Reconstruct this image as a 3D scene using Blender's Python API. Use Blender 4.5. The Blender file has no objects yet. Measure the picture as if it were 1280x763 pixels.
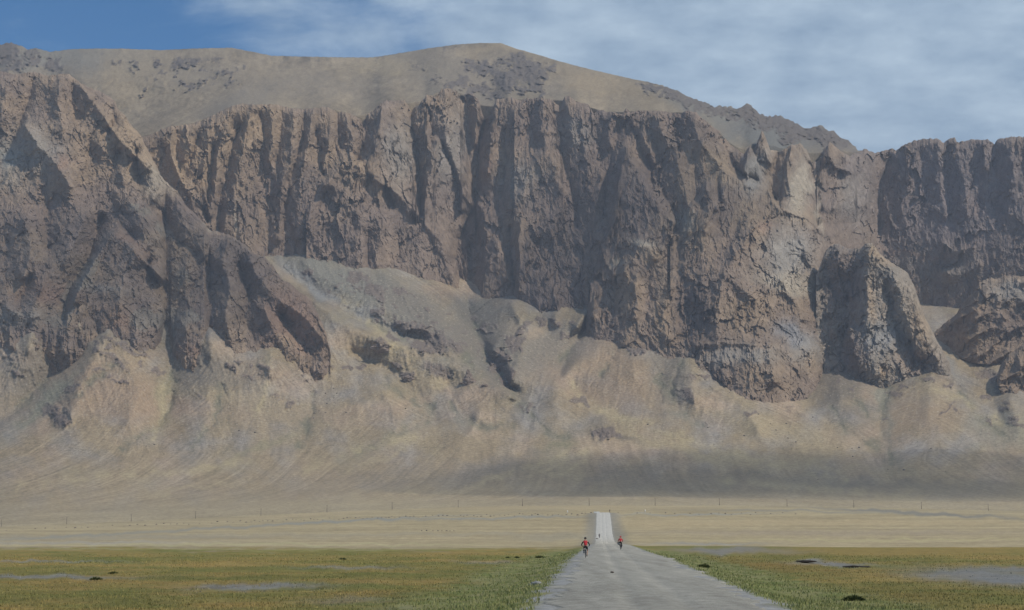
import bpy, bmesh, math, random
import numpy as np
from mathutils import Vector, Matrix, noise as mnoise
random.seed(7)
rng = np.random.default_rng(7)
S = bpy.context.scene
COL = S.collection

# ------------------------------------------------------------------ camera model (photo is 1280 x 763)
FPX = 2389.0
EYE = 2.2
TH = math.atan((667 - 381.5) / FPX)
CT, ST = math.cos(TH), math.sin(TH)

def P(px, py, D):
    """point of the place at picture position px,py and D metres ahead"""
    px = np.asarray(px, float); py = np.asarray(py, float); D = np.asarray(D, float)
    a = (px - 640) / FPX; b = (381.5 - py) / FPX
    dy = CT - b * ST; dz = ST + b * CT
    k = D / dy
    return a * k, D + 0 * px, EYE + dz * k

def YZ(D, z):
    """picture row of a point D ahead at height z (close to exact)"""
    t = (z - EYE) / D
    b = (t * CT - ST) / (CT + t * ST)
    return 381.5 - b * FPX

def PX(X, D, z):
    dep = D * CT + (z - EYE) * ST
    return 640 + FPX * X / dep

# ------------------------------------------------------------------ noise
_p = rng.permutation(512).astype(np.int64)
_ga = rng.random(512) * 2 * np.pi
_gx, _gy = np.cos(_ga), np.sin(_ga)
def pn(x, y, s=0):
    x = np.asarray(x, float) + s * 17.31; y = np.asarray(y, float) + s * 9.77
    xi = np.floor(x).astype(np.int64); yi = np.floor(y).astype(np.int64)
    xf = x - xi; yf = y - yi
    def g(i, j, fx, fy):
        h = _p[(_p[(xi + i) & 511] + yi + j) & 511]
        return _gx[h] * fx + _gy[h] * fy
    u = xf * xf * xf * (xf * (xf * 6 - 15) + 10); v = yf * yf * yf * (yf * (yf * 6 - 15) + 10)
    a = g(0, 0, xf, yf) * (1 - u) + g(1, 0, xf - 1, yf) * u
    b = g(0, 1, xf, yf - 1) * (1 - u) + g(1, 1, xf - 1, yf - 1) * u
    return (a * (1 - v) + b * v) * 1.45
def fbm(x, y, o=4, s=0, g=0.5):
    r = 0; a = 1.0; f = 1.0
    for i in range(o):
        r = r + a * pn(x * f, y * f, s + i * 3); a *= g; f *= 2.03
    return r
def rid(x, y, o=3, s=0, g=0.5):
    r = 0; a = 1.0; f = 1.0; w = 1.0
    for i in range(o):
        n = 1 - np.abs(pn(x * f, y * f, s + i * 5)) * 1.6
        n = n * n * w; w = np.clip(n * 1.4, 0, 1)
        r = r + a * n; a *= g; f *= 2.07
    return r
def facet(x, y, s=0, ridge=0.0):
    """fractured rock: every cell is its own tilted flat face"""
    x = np.asarray(x, float) + 31.7 * s; y = np.asarray(y, float) + 13.1 * s
    xi = np.floor(x).astype(np.int64); yi = np.floor(y).astype(np.int64)
    best = np.full(np.broadcast(x, y).shape, 9.0); out = np.zeros_like(best)
    for i in (-1, 0, 1):
        for j in (-1, 0, 1):
            h = _p[(_p[(xi + i) & 511] + yi + j) & 511]
            cx = xi + i + .5 + .45 * _gx[h]; cy = yi + j + .5 + .45 * _gx[(h * 7 + 3) & 511]
            dx = x - cx; dy = y - cy; d = dx * dx + dy * dy
            v = dx * _gy[(h * 5 + 1) & 511] * 1.1 + dy * _gx[(h * 3 + 2) & 511] * .8 + .45 * _gy[(h * 11 + 5) & 511]
            m = d < best; best = np.where(m, d, best); out = np.where(m, v, out)
    return out
def lic(X, Y, Z, n=26, seed=1, sm=6, bl=1):
    """streaks of rubble running down the fall line of a slope"""
    Zs, Xs, Ys = Z, X, Y
    for k in range(sm):
        q = np.pad(Zs, 1, mode='edge'); Zs = (q[:-2, 1:-1] + q[2:, 1:-1] + q[1:-1, :-2] + q[1:-1, 2:]) / 4
    Xv, Xu = np.gradient(Xs); Yv, Yu = np.gradient(Ys); Zv, Zu = np.gradient(Zs)
    E = Xu * Xu + Yu * Yu; F = Xu * Xv + Yu * Yv; G = Xv * Xv + Yv * Yv; det = E * G - F * F + 1e-6
    du = (G * Zu - F * Zv) / det; dv = (-F * Zu + E * Zv) / det
    m = np.hypot(du, dv) + 1e-9; du /= m; dv /= m
    r = np.random.default_rng(seed); N1 = r.random(X.shape) - .5
    
    for k in range(bl): N1 = N1 + np.roll(N1, 1, 1)
    ny, nx = X.shape
    jj, ii = np.meshgrid(np.arange(ny, dtype=float), np.arange(nx, dtype=float), indexing='ij'); acc = N1.copy()
    for sgn in (1, -1):
        a, b = jj.copy(), ii.copy()
        for k in range(n):
            ja = np.clip(np.round(a).astype(int), 0, ny - 1); ib = np.clip(np.round(b).astype(int), 0, nx - 1)
            a += sgn * dv[ja, ib]; b += sgn * du[ja, ib]
            ja = np.clip(np.round(a).astype(int), 0, ny - 1); ib = np.clip(np.round(b).astype(int), 0, nx - 1)
            acc += N1[ja, ib]
    acc /= acc.std() + 1e-9
    return np.clip(acc, -2.5, 2.5)
def sst(a, b, x):
    t = np.clip((x - a) / (b - a), 0, 1); return t * t * (3 - 2 * t)
def lerp(a, b, t): return a + (b - a) * t
def gsm(a, w):
    """smooth a 1-D array of samples with a bell of w samples"""
    k = np.exp(-np.linspace(-2.4, 2.4, 2 * w + 1) ** 2 / 2); k /= k.sum()
    return np.convolve(np.pad(a, w, mode='edge'), k, 'valid')
_DX = np.arange(-1400, 2701, 2.0)
def sint(px, X, Y, w=45):
    """interpolate control values, rounded off over w*2 picture columns"""
    return np.interp(px, _DX, gsm(np.interp(_DX, X, Y), w))
def curve(pts, x):
    p = np.array(pts, float); return np.interp(x, p[:, 0], p[:, 1])

# ------------------------------------------------------------------ relief from traced ridge and gully lines
def solve(lines, x0, x1, y0, y1, lam=0.0006):
    def one(st, u0):
        nx = int((x1 - x0) / st) + 1; ny = int((y1 - y0) / st) + 1
        acc = np.zeros((ny, nx)); cnt = np.zeros((ny, nx))
        for ln in lines:
            for k in range(len(ln) - 1):
                a = ln[k]; b = ln[k + 1]
                n = int(max(abs(a[0] - b[0]), abs(a[1] - b[1])) / st * 2) + 2
                t = np.linspace(0, 1, n)
                ix = np.round((a[0] + (b[0] - a[0]) * t - x0) / st).astype(int)
                iy = np.round((a[1] + (b[1] - a[1]) * t - y0) / st).astype(int)
                v = a[2] + (b[2] - a[2]) * t
                ok = (ix >= 0) & (ix < nx) & (iy >= 0) & (iy < ny)
                np.add.at(acc, (iy[ok], ix[ok]), v[ok]); np.add.at(cnt, (iy[ok], ix[ok]), 1)
        m = cnt > 0; val = np.where(m, acc / np.maximum(cnt, 1), 0)
        if u0 is None: u = val.copy()
        else:
            yy = np.clip(np.arange(ny) * (u0.shape[0] - 1) / (ny - 1), 0, u0.shape[0] - 1)
            xx = np.clip(np.arange(nx) * (u0.shape[1] - 1) / (nx - 1), 0, u0.shape[1] - 1)
            u = bil(u0, yy[:, None] + 0 * xx[None, :], xx[None, :] + 0 * yy[:, None])
        l = lam * st * st
        for i in range(160):
            q = np.pad(u, 1, mode='edge')
            u = (q[:-2, 1:-1] + q[2:, 1:-1] + q[1:-1, :-2] + q[1:-1, 2:]) / (4 + l)
            u = np.where(m, val, u)
        return u
    u = None
    for st in (16, 8, 4, 2): u = one(st, u)
    return u
def bil(u, iy, ix):
    y0 = np.clip(np.floor(iy).astype(int), 0, u.shape[0] - 2); x0 = np.clip(np.floor(ix).astype(int), 0, u.shape[1] - 2)
    fy = np.clip(iy - y0, 0, 1); fx = np.clip(ix - x0, 0, 1)
    return (u[y0, x0] * (1 - fx) + u[y0, x0 + 1] * fx) * (1 - fy) + (u[y0 + 1, x0] * (1 - fx) + u[y0 + 1, x0 + 1] * fx) * fy
def samp(u, x0, y0, px, py, st=2):
    return bil(u, np.clip((py - y0) / st, 0, u.shape[0] - 1), np.clip((px - x0) / st, 0, u.shape[1] - 1))

def L(v, *pts):
    """polyline: v = offset toward the viewer in metres (or per-point third value)"""
    return [(p[0], p[1], p[2] if len(p) > 2 else v) for p in pts]

# ------------------------------------------------------------------ mesh helpers
def grid_mesh(name, X, Y, Z, mat, col=None, rock=None, flip=False, kind='structure'):
    ny, nx = X.shape
    me = bpy.data.meshes.new(name)
    n = ny * nx
    co = np.stack([X, Y, Z], -1).reshape(-1).astype(np.float32)
    i = np.arange((ny - 1) * (nx - 1)); r = i // (nx - 1); c = i % (nx - 1)
    a = r * nx + c
    q = np.stack([a, a + 1, a + nx + 1, a + nx], -1) if not flip else np.stack([a, a + nx, a + nx + 1, a + 1], -1)
    me.vertices.add(n); me.vertices.foreach_set('co', co)
    me.loops.add(q.size); me.loops.foreach_set('vertex_index', q.reshape(-1).astype(np.int32))
    me.polygons.add(len(q)); me.polygons.foreach_set('loop_start', (np.arange(len(q)) * 4).astype(np.int32))
    me.polygons.foreach_set('use_smooth', np.ones(len(q), bool))
    me.update(calc_edges=True)
    if col is not None:
        at = me.attributes.new('tint', 'FLOAT_COLOR', 'POINT')
        at.data.foreach_set('color', np.concatenate([col.reshape(-1, 3), np.ones((n, 1))], 1).reshape(-1).astype(np.float32))
    if rock is not None:
        at = me.attributes.new('rock', 'FLOAT', 'POINT'); at.data.foreach_set('value', rock.reshape(-1).astype(np.float32))
    me.materials.append(mat)
    o = bpy.data.objects.new(name, me); COL.objects.link(o)
    if kind: o['kind'] = kind
    return o

def xs_arr(a, b, st=1.25):
    l = []
    x = a
    while x < b:
        l.append(x); x += st if -12 <= x <= 1292 else 6.0
    l.append(b)
    return np.array(l)

# ------------------------------------------------------------------ materials
def nmat(name, rough=0.95):
    m = bpy.data.materials.new(name); m.use_nodes = True
    nt = m.node_tree; b = nt.nodes['Principled BSDF']
    b.inputs['Roughness'].default_value = rough
    b.inputs['Specular IOR Level'].default_value = 0.15
    return m, nt, b
def simple(name, col, rough=0.8, metal=0.0, vary=0.15, scale=20.0):
    m, nt, b = nmat(name, rough)
    b.inputs['Metallic'].default_value = metal
    b.inputs['Specular IOR Level'].default_value = 0.4
    tc = nt.nodes.new('ShaderNodeTexCoord'); n = nt.nodes.new('ShaderNodeTexNoise'); n.inputs['Scale'].default_value = scale
    nt.links.new(tc.outputs['Object'], n.inputs['Vector'])
    r = nt.nodes.new('ShaderNodeMix'); r.data_type = 'RGBA'
    nt.links.new(n.outputs['Fac'], r.inputs['Factor'])
    r.inputs['A'].default_value = (*[c * (1 - vary) for c in col], 1); r.inputs['B'].default_value = (*[min(1, c * (1 + vary)) for c in col], 1)
    nt.links.new(r.outputs['Result'], b.inputs['Base Color'])
    return m
def terrain_mat(name, s1, s2, bump, vary=0.35):
    """vertex tint x two scales of noise in world metres; bump stronger where rock=1"""
    m, nt, b = nmat(name, 0.95)
    N = nt.nodes.new; K = nt.links.new
    at = N('ShaderNodeAttribute'); at.attribute_name = 'tint'
    rk = N('ShaderNodeAttribute'); rk.attribute_name = 'rock'
    g = N('ShaderNodeNewGeometry')
    n1 = N('ShaderNodeTexNoise'); n1.inputs['Scale'].default_value = s1; n1.inputs['Detail'].default_value = 6; n1.inputs['Roughness'].default_value = 0.65
    n2 = N('ShaderNodeTexNoise'); n2.inputs['Scale'].default_value = s2; n2.inputs['Detail'].default_value = 5; n2.inputs['Roughness'].default_value = 0.7
    K(g.outputs['Position'], n1.inputs['Vector']); K(g.outputs['Position'], n2.inputs['Vector'])
    mr = N('ShaderNodeMapRange'); mr.inputs['From Min'].default_value = 0.33; mr.inputs['From Max'].default_value = 0.67
    mr.inputs['To Min'].default_value = 1 - vary; mr.inputs['To Max'].default_value = 1 + vary
    ad = N('ShaderNodeMath'); ad.operation = 'ADD'; K(n1.outputs['Fac'], ad.inputs[0]); K(n2.outputs['Fac'], ad.inputs[1])
    hf = N('ShaderNodeMath'); hf.operation = 'MULTIPLY'; hf.inputs[1].default_value = 0.5; K(ad.outputs[0], hf.inputs[0])
    n2.inputs['Detail'].default_value = 8; n2.inputs['Roughness'].default_value = 0.78
    K(hf.outputs[0], mr.inputs['Value'])
    mx = N('ShaderNodeVectorMath'); mx.operation = 'SCALE'; K(at.outputs['Color'], mx.inputs[0]); K(mr.outputs['Result'], mx.inputs['Scale'])
    K(mx.outputs['Vector'], b.inputs['Base Color'])
    bp = N('ShaderNodeBump'); bp.inputs['Distance'].default_value = bump
    st = N('ShaderNodeMapRange'); st.inputs['To Min'].default_value = 0.25; st.inputs['To Max'].default_value = 1.0
    K(rk.outputs['Fac'], st.inputs['Value']); K(st.outputs['Result'], bp.inputs['Strength'])
    K(hf.outputs[0], bp.inputs['Height']); K(bp.outputs['Normal'], b.inputs['Normal'])
    return m
M_MTN = terrain_mat('mountain_rock_and_scree', 0.035, 0.22, 4.0, 0.50)

M_SCREE = terrain_mat('mountain_scree_gravel', 0.16, 0.8, 1.8, 0.55)

# colours (albedo)
C_TAN = np.array([0.335, 0.243, 0.156]); C_PUR = np.array([0.182, 0.138, 0.118]); C_GRY = np.array([0.28, 0.255, 0.225])
C_PALE = np.array([0.42, 0.36, 0.28]); C_RED = np.array([0.30, 0.185, 0.13]); C_DRK = np.array([0.125, 0.108, 0.095])
C_SCR = np.array([0.298, 0.230, 0.145]); C_SGR = np.array([0.212, 0.180, 0.143]); C_OLI = np.array([0.235, 0.205, 0.125]); C_YEL = np.array([0.42, 0.335, 0.205])
def blobs(col, px, py, bl, seed=0, warp=10.0):
    wx = px + warp * fbm(px / 30, py / 30, 4, seed); wy = py + warp * fbm(px / 30, py / 30, 4, seed + 7)
    for (x, y, rx, ry, ang, c, s) in bl:
        a = math.radians(ang); dx = wx - x; dy = wy - y
        u = (dx * math.cos(a) + dy * math.sin(a)) / rx; v = (-dx * math.sin(a) + dy * math.cos(a)) / ry
        w = (s * np.clip(1.35 * np.exp(-(u * u + v * v) * 1.2), 0, 1))[..., None]
        col = col * (1 - w) + np.array(c) * w
    return col
# ================================================================== THE MOUNTAIN
SKY = [(-420,110),(-300,92),(-150,70),(-50,60),(0,56),(15,54),(25,57),(35,62),(45,60),(52,62),(62,65),(72,64),(85,62),(120,61),(150,61),(200,63),(240,61),(290,60),(310,64),(340,70),(380,71),(430,72),(465,72),(480,70),(510,65),(540,60),(570,56),(600,54),(625,54),(645,61),(670,68),(700,77),(730,85),(760,92),(795,100),(808,102),(830,108),(845,113),(862,122),(880,128),(895,135),(905,133),(920,137),(932,131),(938,132),(950,143),(960,146),(975,145),(990,152),(1005,160),(1015,160),(1027,156),(1035,164),(1042,163),(1050,172),(1060,175),(1065,180),(1072,188),(1100,196),(1300,205),(1700,230)]
WTOP = [(-420,190),(100,180),(185,170),(200,163),(215,158),(240,155),(255,150),(275,140),(292,132),(300,130),(320,131),(345,131),(365,136),(380,137),(395,135),(410,134),(422,141),(428,140),(438,142),(450,149),(454,155),(460,143),(468,137),(480,126),(505,126),(515,136),(525,130),(533,120),(545,120),(552,112),(558,111),(570,114),(578,123),(582,118),(592,118),(598,125),(603,142),(606,150),(612,145),(620,125),(640,122),(655,128),(675,122),(690,126),(700,133),(706,122),(712,120),(718,125),(720,128),(735,130),(742,142),(750,138),(760,140),(778,143),(783,135),(788,141),(800,138),(820,139),(840,141),(852,143),(858,138),(868,140),(878,148),(890,158),(900,165),(910,178),(920,187),(930,193),(937,182),(942,189),(947,177),(952,163),(957,173),(963,188),(975,190),(988,182),(1000,180),(1008,187),(1015,203),(1022,203),(1030,187),(1037,178),(1042,182),(1055,192),(1062,196),(1069,192),(1075,190),(1080,186),(1092,191),(1100,190),(1115,186),(1120,188),(1135,179),(1152,174),(1172,174),(1180,179),(1186,174),(1193,173),(1196,178),(1215,175),(1235,175),(1243,180),(1247,174),(1270,171),(1300,172),(1350,168),(1450,175),(1700,190)]
WBASE = np.array([(-420,5400,5050),(-160,5200,4900),(190,4850,4600),(300,4890,4640),(450,4970,4600),(520,5060,4640),(583,5160,4740),(610,5130,4660),(700,5010,4480),(800,4860,4330),(880,4750,4250),(940,4860,4220),(1020,5080,4360),(1060,5220,4700),(1100,5320,5000),(1180,5170,4880),(1280,4970,4700),(1440,4750,4500),(1700,4500,4200)], float)
def wbase(px, py):
    t = sint(px, WBASE[:, 0], WBASE[:, 1], 9); b = sint(px, WBASE[:, 0], WBASE[:, 2], 9)
    u = (400 - py) / 270.0
    return b + (t - b) * u

WL = [
 L(-22,(203,185),(202,215),(206,240),(214,262)), L(20,(213,160),(216,200),(233,240),(264,290)), L(-20,(221,163),(221,190),(226,215)),
 L(-20,(249,165),(244,185),(236,205),(227,228)), L(18,(240,157),(238,180),(231,200)), L(20,(262,150),(256,200),(254,232),(262,270)),
 L(-26,(268,185),(263,222),(258,262),(258,280)), L(22,(288,137),(276,180),(270,215),(266,260)), L(-34,(301,155),(292,182),(286,212),(276,245),(271,292)),
 L(24,(315,132),(304,180),(294,238),(280,287)), L(22,(296,250),(300,290),(312,318)), L(-22,(326,145),(331,180),(325,220),(330,265),(328,312)),
 L(16,(338,133),(342,180),(336,200)), L(-20,(352,140),(350,180),(340,225),(336,280),(338,322)), L(24,(367,140),(366,185),(352,235),(347,300)),
 L(-20,(380,142),(381,165),(366,210),(357,255),(356,320)), L(20,(392,137),(386,175),(378,215),(372,262)), L(-24,(396,165),(401,195),(403,218)),
 L(24,(412,135),(413,180),(405,208),(392,240),(385,272),(372,300)), L(-34,(421,138),(424,165),(423,186)), L(18,(432,142),(440,172),(445,190)),
 L(-45,(455,152),(458,165),(452,185),(446,202)), L(36,(478,135),(474,152),(471,180),(471,205),(466,222)), L(10,(500,165),(514,195),(518,225),(516,255)),
 L(-60,(513,136),(518,170),(520,200),(524,235),(525,276)), L(18,(531,123),(534,150),(531,175)), L(-20,(537,140),(540,165),(538,180)),
 L(32,(545,175),(541,200),(535,235),(530,268)), L(14,(545,176),(558,200),(568,225)), L(-22,(552,178),(562,205),(573,235),(577,258),(577,285)),
 L(34,(557,112),(555,150),(559,180),(572,212),(579,245),(577,262)), L(-30,(580,122),(586,150),(588,186)), L(20,(593,119),(597,145),(594,180)),
 L(-70,(606,152),(601,172),(597,195),(596,225),(594,255),(584,275),(574,300),(570,330),(578,355),(584,375)),
 L(50,(405,232),(428,205),(440,197),(452,207),(470,224),(500,244),(528,276)), L(48,(528,278),(550,300),(560,335),(572,360),(582,376)),
 L(-20,(409,240),(404,262)), L(-24,(482,232),(486,246),(491,259)), L(-24,(500,292),(498,310),(494,326)), L(-18,(419,298),(417,330)), L(24,(440,250),(452,280),(448,328)),
 L(30,(470,270),(476,300),(470,332)), L(26,(520,300),(525,335),(535,362)), L(-18,(461,290),(459,330)),
 L(24,(620,126),(618,150),(612,185),(610,215)), L(-26,(633,162),(632,195),(629,225),(622,262)), L(26,(641,124),(643,165),(640,205),(637,262)),
 L(30,(622,302),(612,320),(604,350),(602,385)), L(24,(622,302),(632,330),(634,350)), L(40,(652,275),(648,300),(650,330),(648,365)), L(-30,(638,285),(640,330),(642,372)),
 L(-30,(588,290),(594,320),(592,350)), L(20,(600,255),(606,275),(608,300)),
 L(-22,(663,132),(664,160),(668,190)), L(20,(675,124),(678,150),(680,180)), L(34,(683,188),(668,205),(655,225),(652,250)), L(24,(683,188),(694,210),(700,240)),
 L(-40,(693,150),(698,180),(708,215),(718,250),(722,285)), L(22,(711,121),(712,145),(716,170)), L(-26,(703,140),(706,165),(705,190)), 
 L(20,(722,130),(728,160),(733,200),(738,240)), L(-24,(743,144),(750,185),(752,205)), L(22,(750,220),(745,250),(743,285)), L(18,(765,142),(762,165),(765,185)),
 L(-26,(773,150),(772,175),(763,200),(757,235),(754,270)), L(50,(783,183),(776,205),(770,245),(766,285),(752,302)), L(44,(783,183),(800,215),(816,245),(826,262),(839,277),(839,300)),
 L(-30,(790,155),(797,180),(812,205),(822,230),(832,247),(845,262),(850,300),(846,335)), L(26,(803,172),(810,182),(817,205)), L(20,(788,138),(792,158)),
 L(-22,(812,150),(818,175),(828,210)), L(22,(822,141),(826,165),(836,185)), L(24,(843,180),(848,210),(856,235),(862,262)), L(-22,(838,150),(842,175),(848,190)),
 L(-22,(866,190),(870,225),(876,262)), L(40,(863,141),(873,172),(890,195),(903,212),(914,222),(932,233),(958,240)), L(-50,(900,168),(912,195),(922,214),(945,226)),
 L(26,(883,230),(888,255),(880,290)), L(-22,(896,225),(902,250),(895,285)), L(30,(912,225),(905,245),(897,262)),
 L(40,(937,183),(931,205),(934,222)), L(-10,(942,190),(956,225),(964,242)), L(34,(952,164),(955,185),(963,203)), L(-42,(972,193),(967,213),(962,232),(970,250)),
 L(50,(988,183),(985,200),(984,225),(992,255),(1003,270)), L(-55,(1013,205),(1016,222),(1024,238),(1026,262),(1021,283)), L(-20,(1006,190),(1009,205),(1014,215)),
 L(56,(1037,179),(1036,195),(1048,210),(1064,216)), L(30,(1067,197),(1062,220),(1050,240),(1040,262)), L(-25,(1052,198),(1048,225),(1036,248)), L(26,(1085,195),(1088,225),(1080,262)),
 L(-45,(1113,195),(1106,218),(1098,240),(1095,268),(1099,292)), L(24,(1133,182),(1136,220),(1130,262),(1135,300)), L(-20,(1152,190),(1156,230),(1150,270)),
 L(16,(1172,178),(1174,220),(1180,270)), L(-26,(1184,182),(1184,230),(1188,280)), L(22,(1195,176),(1204,220),(1208,270)), L(-24,(1220,182),(1218,215),(1224,260)),
 L(18,(1230,178),(1231,210)), L(-34,(1242,183),(1240,208),(1247,228),(1243,270)), L(24,(1262,174),(1266,215),(1262,270)), L(-20,(1278,190),(1280,240)),
 # lower right tiers
 L(90,(958,240),(975,262),(1008,274),(1022,287)), L(70,(1000,300),(1012,330),(1028,345)), L(60,(965,285),(972,330),(1000,358)), 
 L(60,(800,303),(812,312),(820,325)), L(20,(770,290),(755,305),(748,325)), L(-10,(782,312),(776,322),(772,332)), L(60,(800,305),(788,328),(780,340)),
 L(55,(795,345),(797,370),(794,398)), L(-10,(812,340),(812,370),(806,400)), L(80,(838,358),(832,385),(828,405),(838,425)), L(-15,(850,340),(856,370),(862,400),(858,420)), 
 L(70,(945,283),(930,300),(915,330),(905,340)), L(0,(925,280),(908,300),(895,325)), L(110,(905,340),(900,365),(895,400),(893,425)), L(40,(878,345),(874,375),(876,420)),
 L(95,(905,342),(925,360),(944,372),(946,420)), L(60,(922,370),(920,420)), L(120,(870,432),(905,428),(945,432)), L(150,(962,432),(963,455),(968,478)), L(90,(938,428),(944,450),(948,474)),
 L(130,(962,432),(985,440),(1000,470)), L(90,(960,380),(985,400),(1005,430),(1015,455)), L(60,(1005,370),(1025,400),(1040,440)), L(110,(975,350),(990,372),(1003,400)),
 L(30,(690,350),(696,375),(700,398)), L(30,(730,340),(738,370),(742,398)), L(-10,(714,345),(716,395)), L(-15,(765,350),(766,390)), L(24,(668,330),(672,370),(676,395)),
 L(60,(1178,303),(1190,315),(1215,310)), L(70,(1225,330),(1200,345),(1180,340)),
]
# ---- the smooth lower slopes: (px, py) -> D, from contour-like control rows
SROW = [ # py-rows are given per column so the fan's foot can bend
 # D ,  y at px: -420,-160, 0, 165, 330, 470, 600, 750, 900, 1100, 1280, 1700
 (2300,[672,668,658.5,652,644,637.5,633,632,631.5,633.5,635,639.5,648]),
 (2700,[664,656,640,634,628,626,624,622,622,622,622,624,636]),
 (3050,[650,640,618,610,606,604,603,602,602,601,600,600,618]),
 (3400,[620,605,575,568,570,566,562,562,562,560,556,552,580]),
 (3650,[575,560,522,515,522,518,522,524,520,523,520,514,530]),
 (3850,[520,505,462,458,478,484,492,496,486,502,500,490,500]),
 (4050,[470,455,410,405,430,442,462,466,446,484,478,462,470]),
 (4300,[430,410,360,355,372,392,426,426,417,456,452,430,440]),
 (4700,[370,350,300,298,318,330,372,372,388,400,402,388,390]),
 (5200,[300,280,240,235,260,275,320,320,345,355,366,358,360])]
SPX = np.array([-420,-160,0,165,330,470,600,750,840,960,1100,1280,1700], float)
def sbase(px, py):
    """invert the rows column by column"""
    Ds = np.array([r[0] for r in SROW], float)
    ys = np.stack([sint(px[0], SPX, r[1], 28) for r in SROW])        # rows x columns
    out = np.empty_like(px)
    for j in range(px.shape[1]):
        out[:, j] = np.interp(-py[:, j], -ys[:, j], Ds)
    return out
def smooth_y(u, n):
    for i in range(n):
        q = np.pad(u, 1, mode='edge'); u = (q[:-2, 1:-1] + 2 * q[1:-1, 1:-1] + q[2:, 1:-1] + q[1:-1, :-2] + 0*u + q[1:-1, 2:]) / 6.0 * 1.0 if False else (q[:-2, 1:-1] + q[2:, 1:-1] + q[1:-1, :-2] + q[1:-1, 2:]) / 4.0
    return u
SL = [
 L(-60,(118,400),(95,432),(60,470),(25,505),(-20,545)), L(70,(136,412),(118,445),(100,480),(88,520)), L(60,(136,412),(160,450),(175,490),(160,530)), L(20,(0,440),(30,460)),
 L(-40,(205,390),(210,430),(216,470),(214,500),(195,535)), L(30,(262,470),(258,520),(240,560)), L(24,(330,500),(320,540),(290,575)), L(-12,(398,470),(390,510),(378,548)),
 L(60,(352,345),(420,400),(470,424),(540,444),(590,468),(645,497)), L(-30,(326,316),(365,345),(400,368),(430,388),(460,403),(500,418),(540,430)),
 L(-40,(440,440),(500,470),(540,510),(545,525)), L(30,(480,490),(500,530),(470,560)), L(25,(600,510),(590,540),(560,560)), L(-16,(560,470),(570,510),(598,532)),
 L(35,(380,325),(400,345),(440,365),(500,395),(540,415)), L(60,(480,345),(520,375),(555,410),(575,440)),
 L(-50,(584,378),(590,400),(600,425),(622,462),(646,494)), L(60,(648,396),(628,420),(614,440)), L(70,(660,410),(650,440),(640,470),(638,482)), L(20,(690,402),(680,440),(665,480)),
 L(-10,(672,500),(650,500),(640,505)), L(40,(786,398),(760,425),(720,455),(690,480)), L(35,(786,398),(790,430),(792,470)), L(-16,(735,400),(715,430),(700,470)),
 L(-14,(715,478),(735,500),(770,512)), L(30,(700,485),(690,505),(700,520)), L(-16,(850,430),(832,455),(826,480),(850,510),(890,530),(960,560)), L(45,(880,435),(862,470),(868,500)),
 L(40,(930,462),(925,500),(950,540)), L(40,(1054,448),(1048,475),(1050,500)), L(-30,(1000,465),(1010,500),(1040,530)), L(-40,(1108,470),(1106,500),(1100,530),(1108,560)),
 L(45,(1145,440),(1165,480),(1160,520)), L(-35,(1200,430),(1225,470),(1250,520)), L(-30,(1190,400),(1215,415),(1240,440)), L(40,(1262,500),(1275,540)), L(30,(1180,560),(1140,590)),
 L(130,(790,380),(787,408)), L(120,(736,388),(722,412)), L(110,(1050,425),(1054,452)), L(110,(640,380),(650,402)), L(140,(872,400),(866,432)), L(90,(262,415),(264,445)), L(80,(98,395),(104,425)), L(100,(700,385),(690,405)), L(80,(1160,440),(1165,462)), L(70,(40,415),(36,440)), L(90,(340,440),(338,468)),
]
def spur_top(px):
    return curve([(-420,150),(-160,100),(-50,90),(0,89),(20,93),(40,90),(60,94),(85,92),(100,103),(112,110),(122,113),(135,120),(143,125),(148,137),(158,147),(165,158),(176,170),(183,185),(190,197),(200,218),(212,232),(222,240),(232,256),(245,268),(256,280),(262,288),(275,290),(290,295),(305,305),(318,318),(330,320),(345,338),(352,350),(362,354),(375,365),(388,374),(395,385),(402,398),(408,412),(412,432),(416,455),(419,470)], px)
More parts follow.
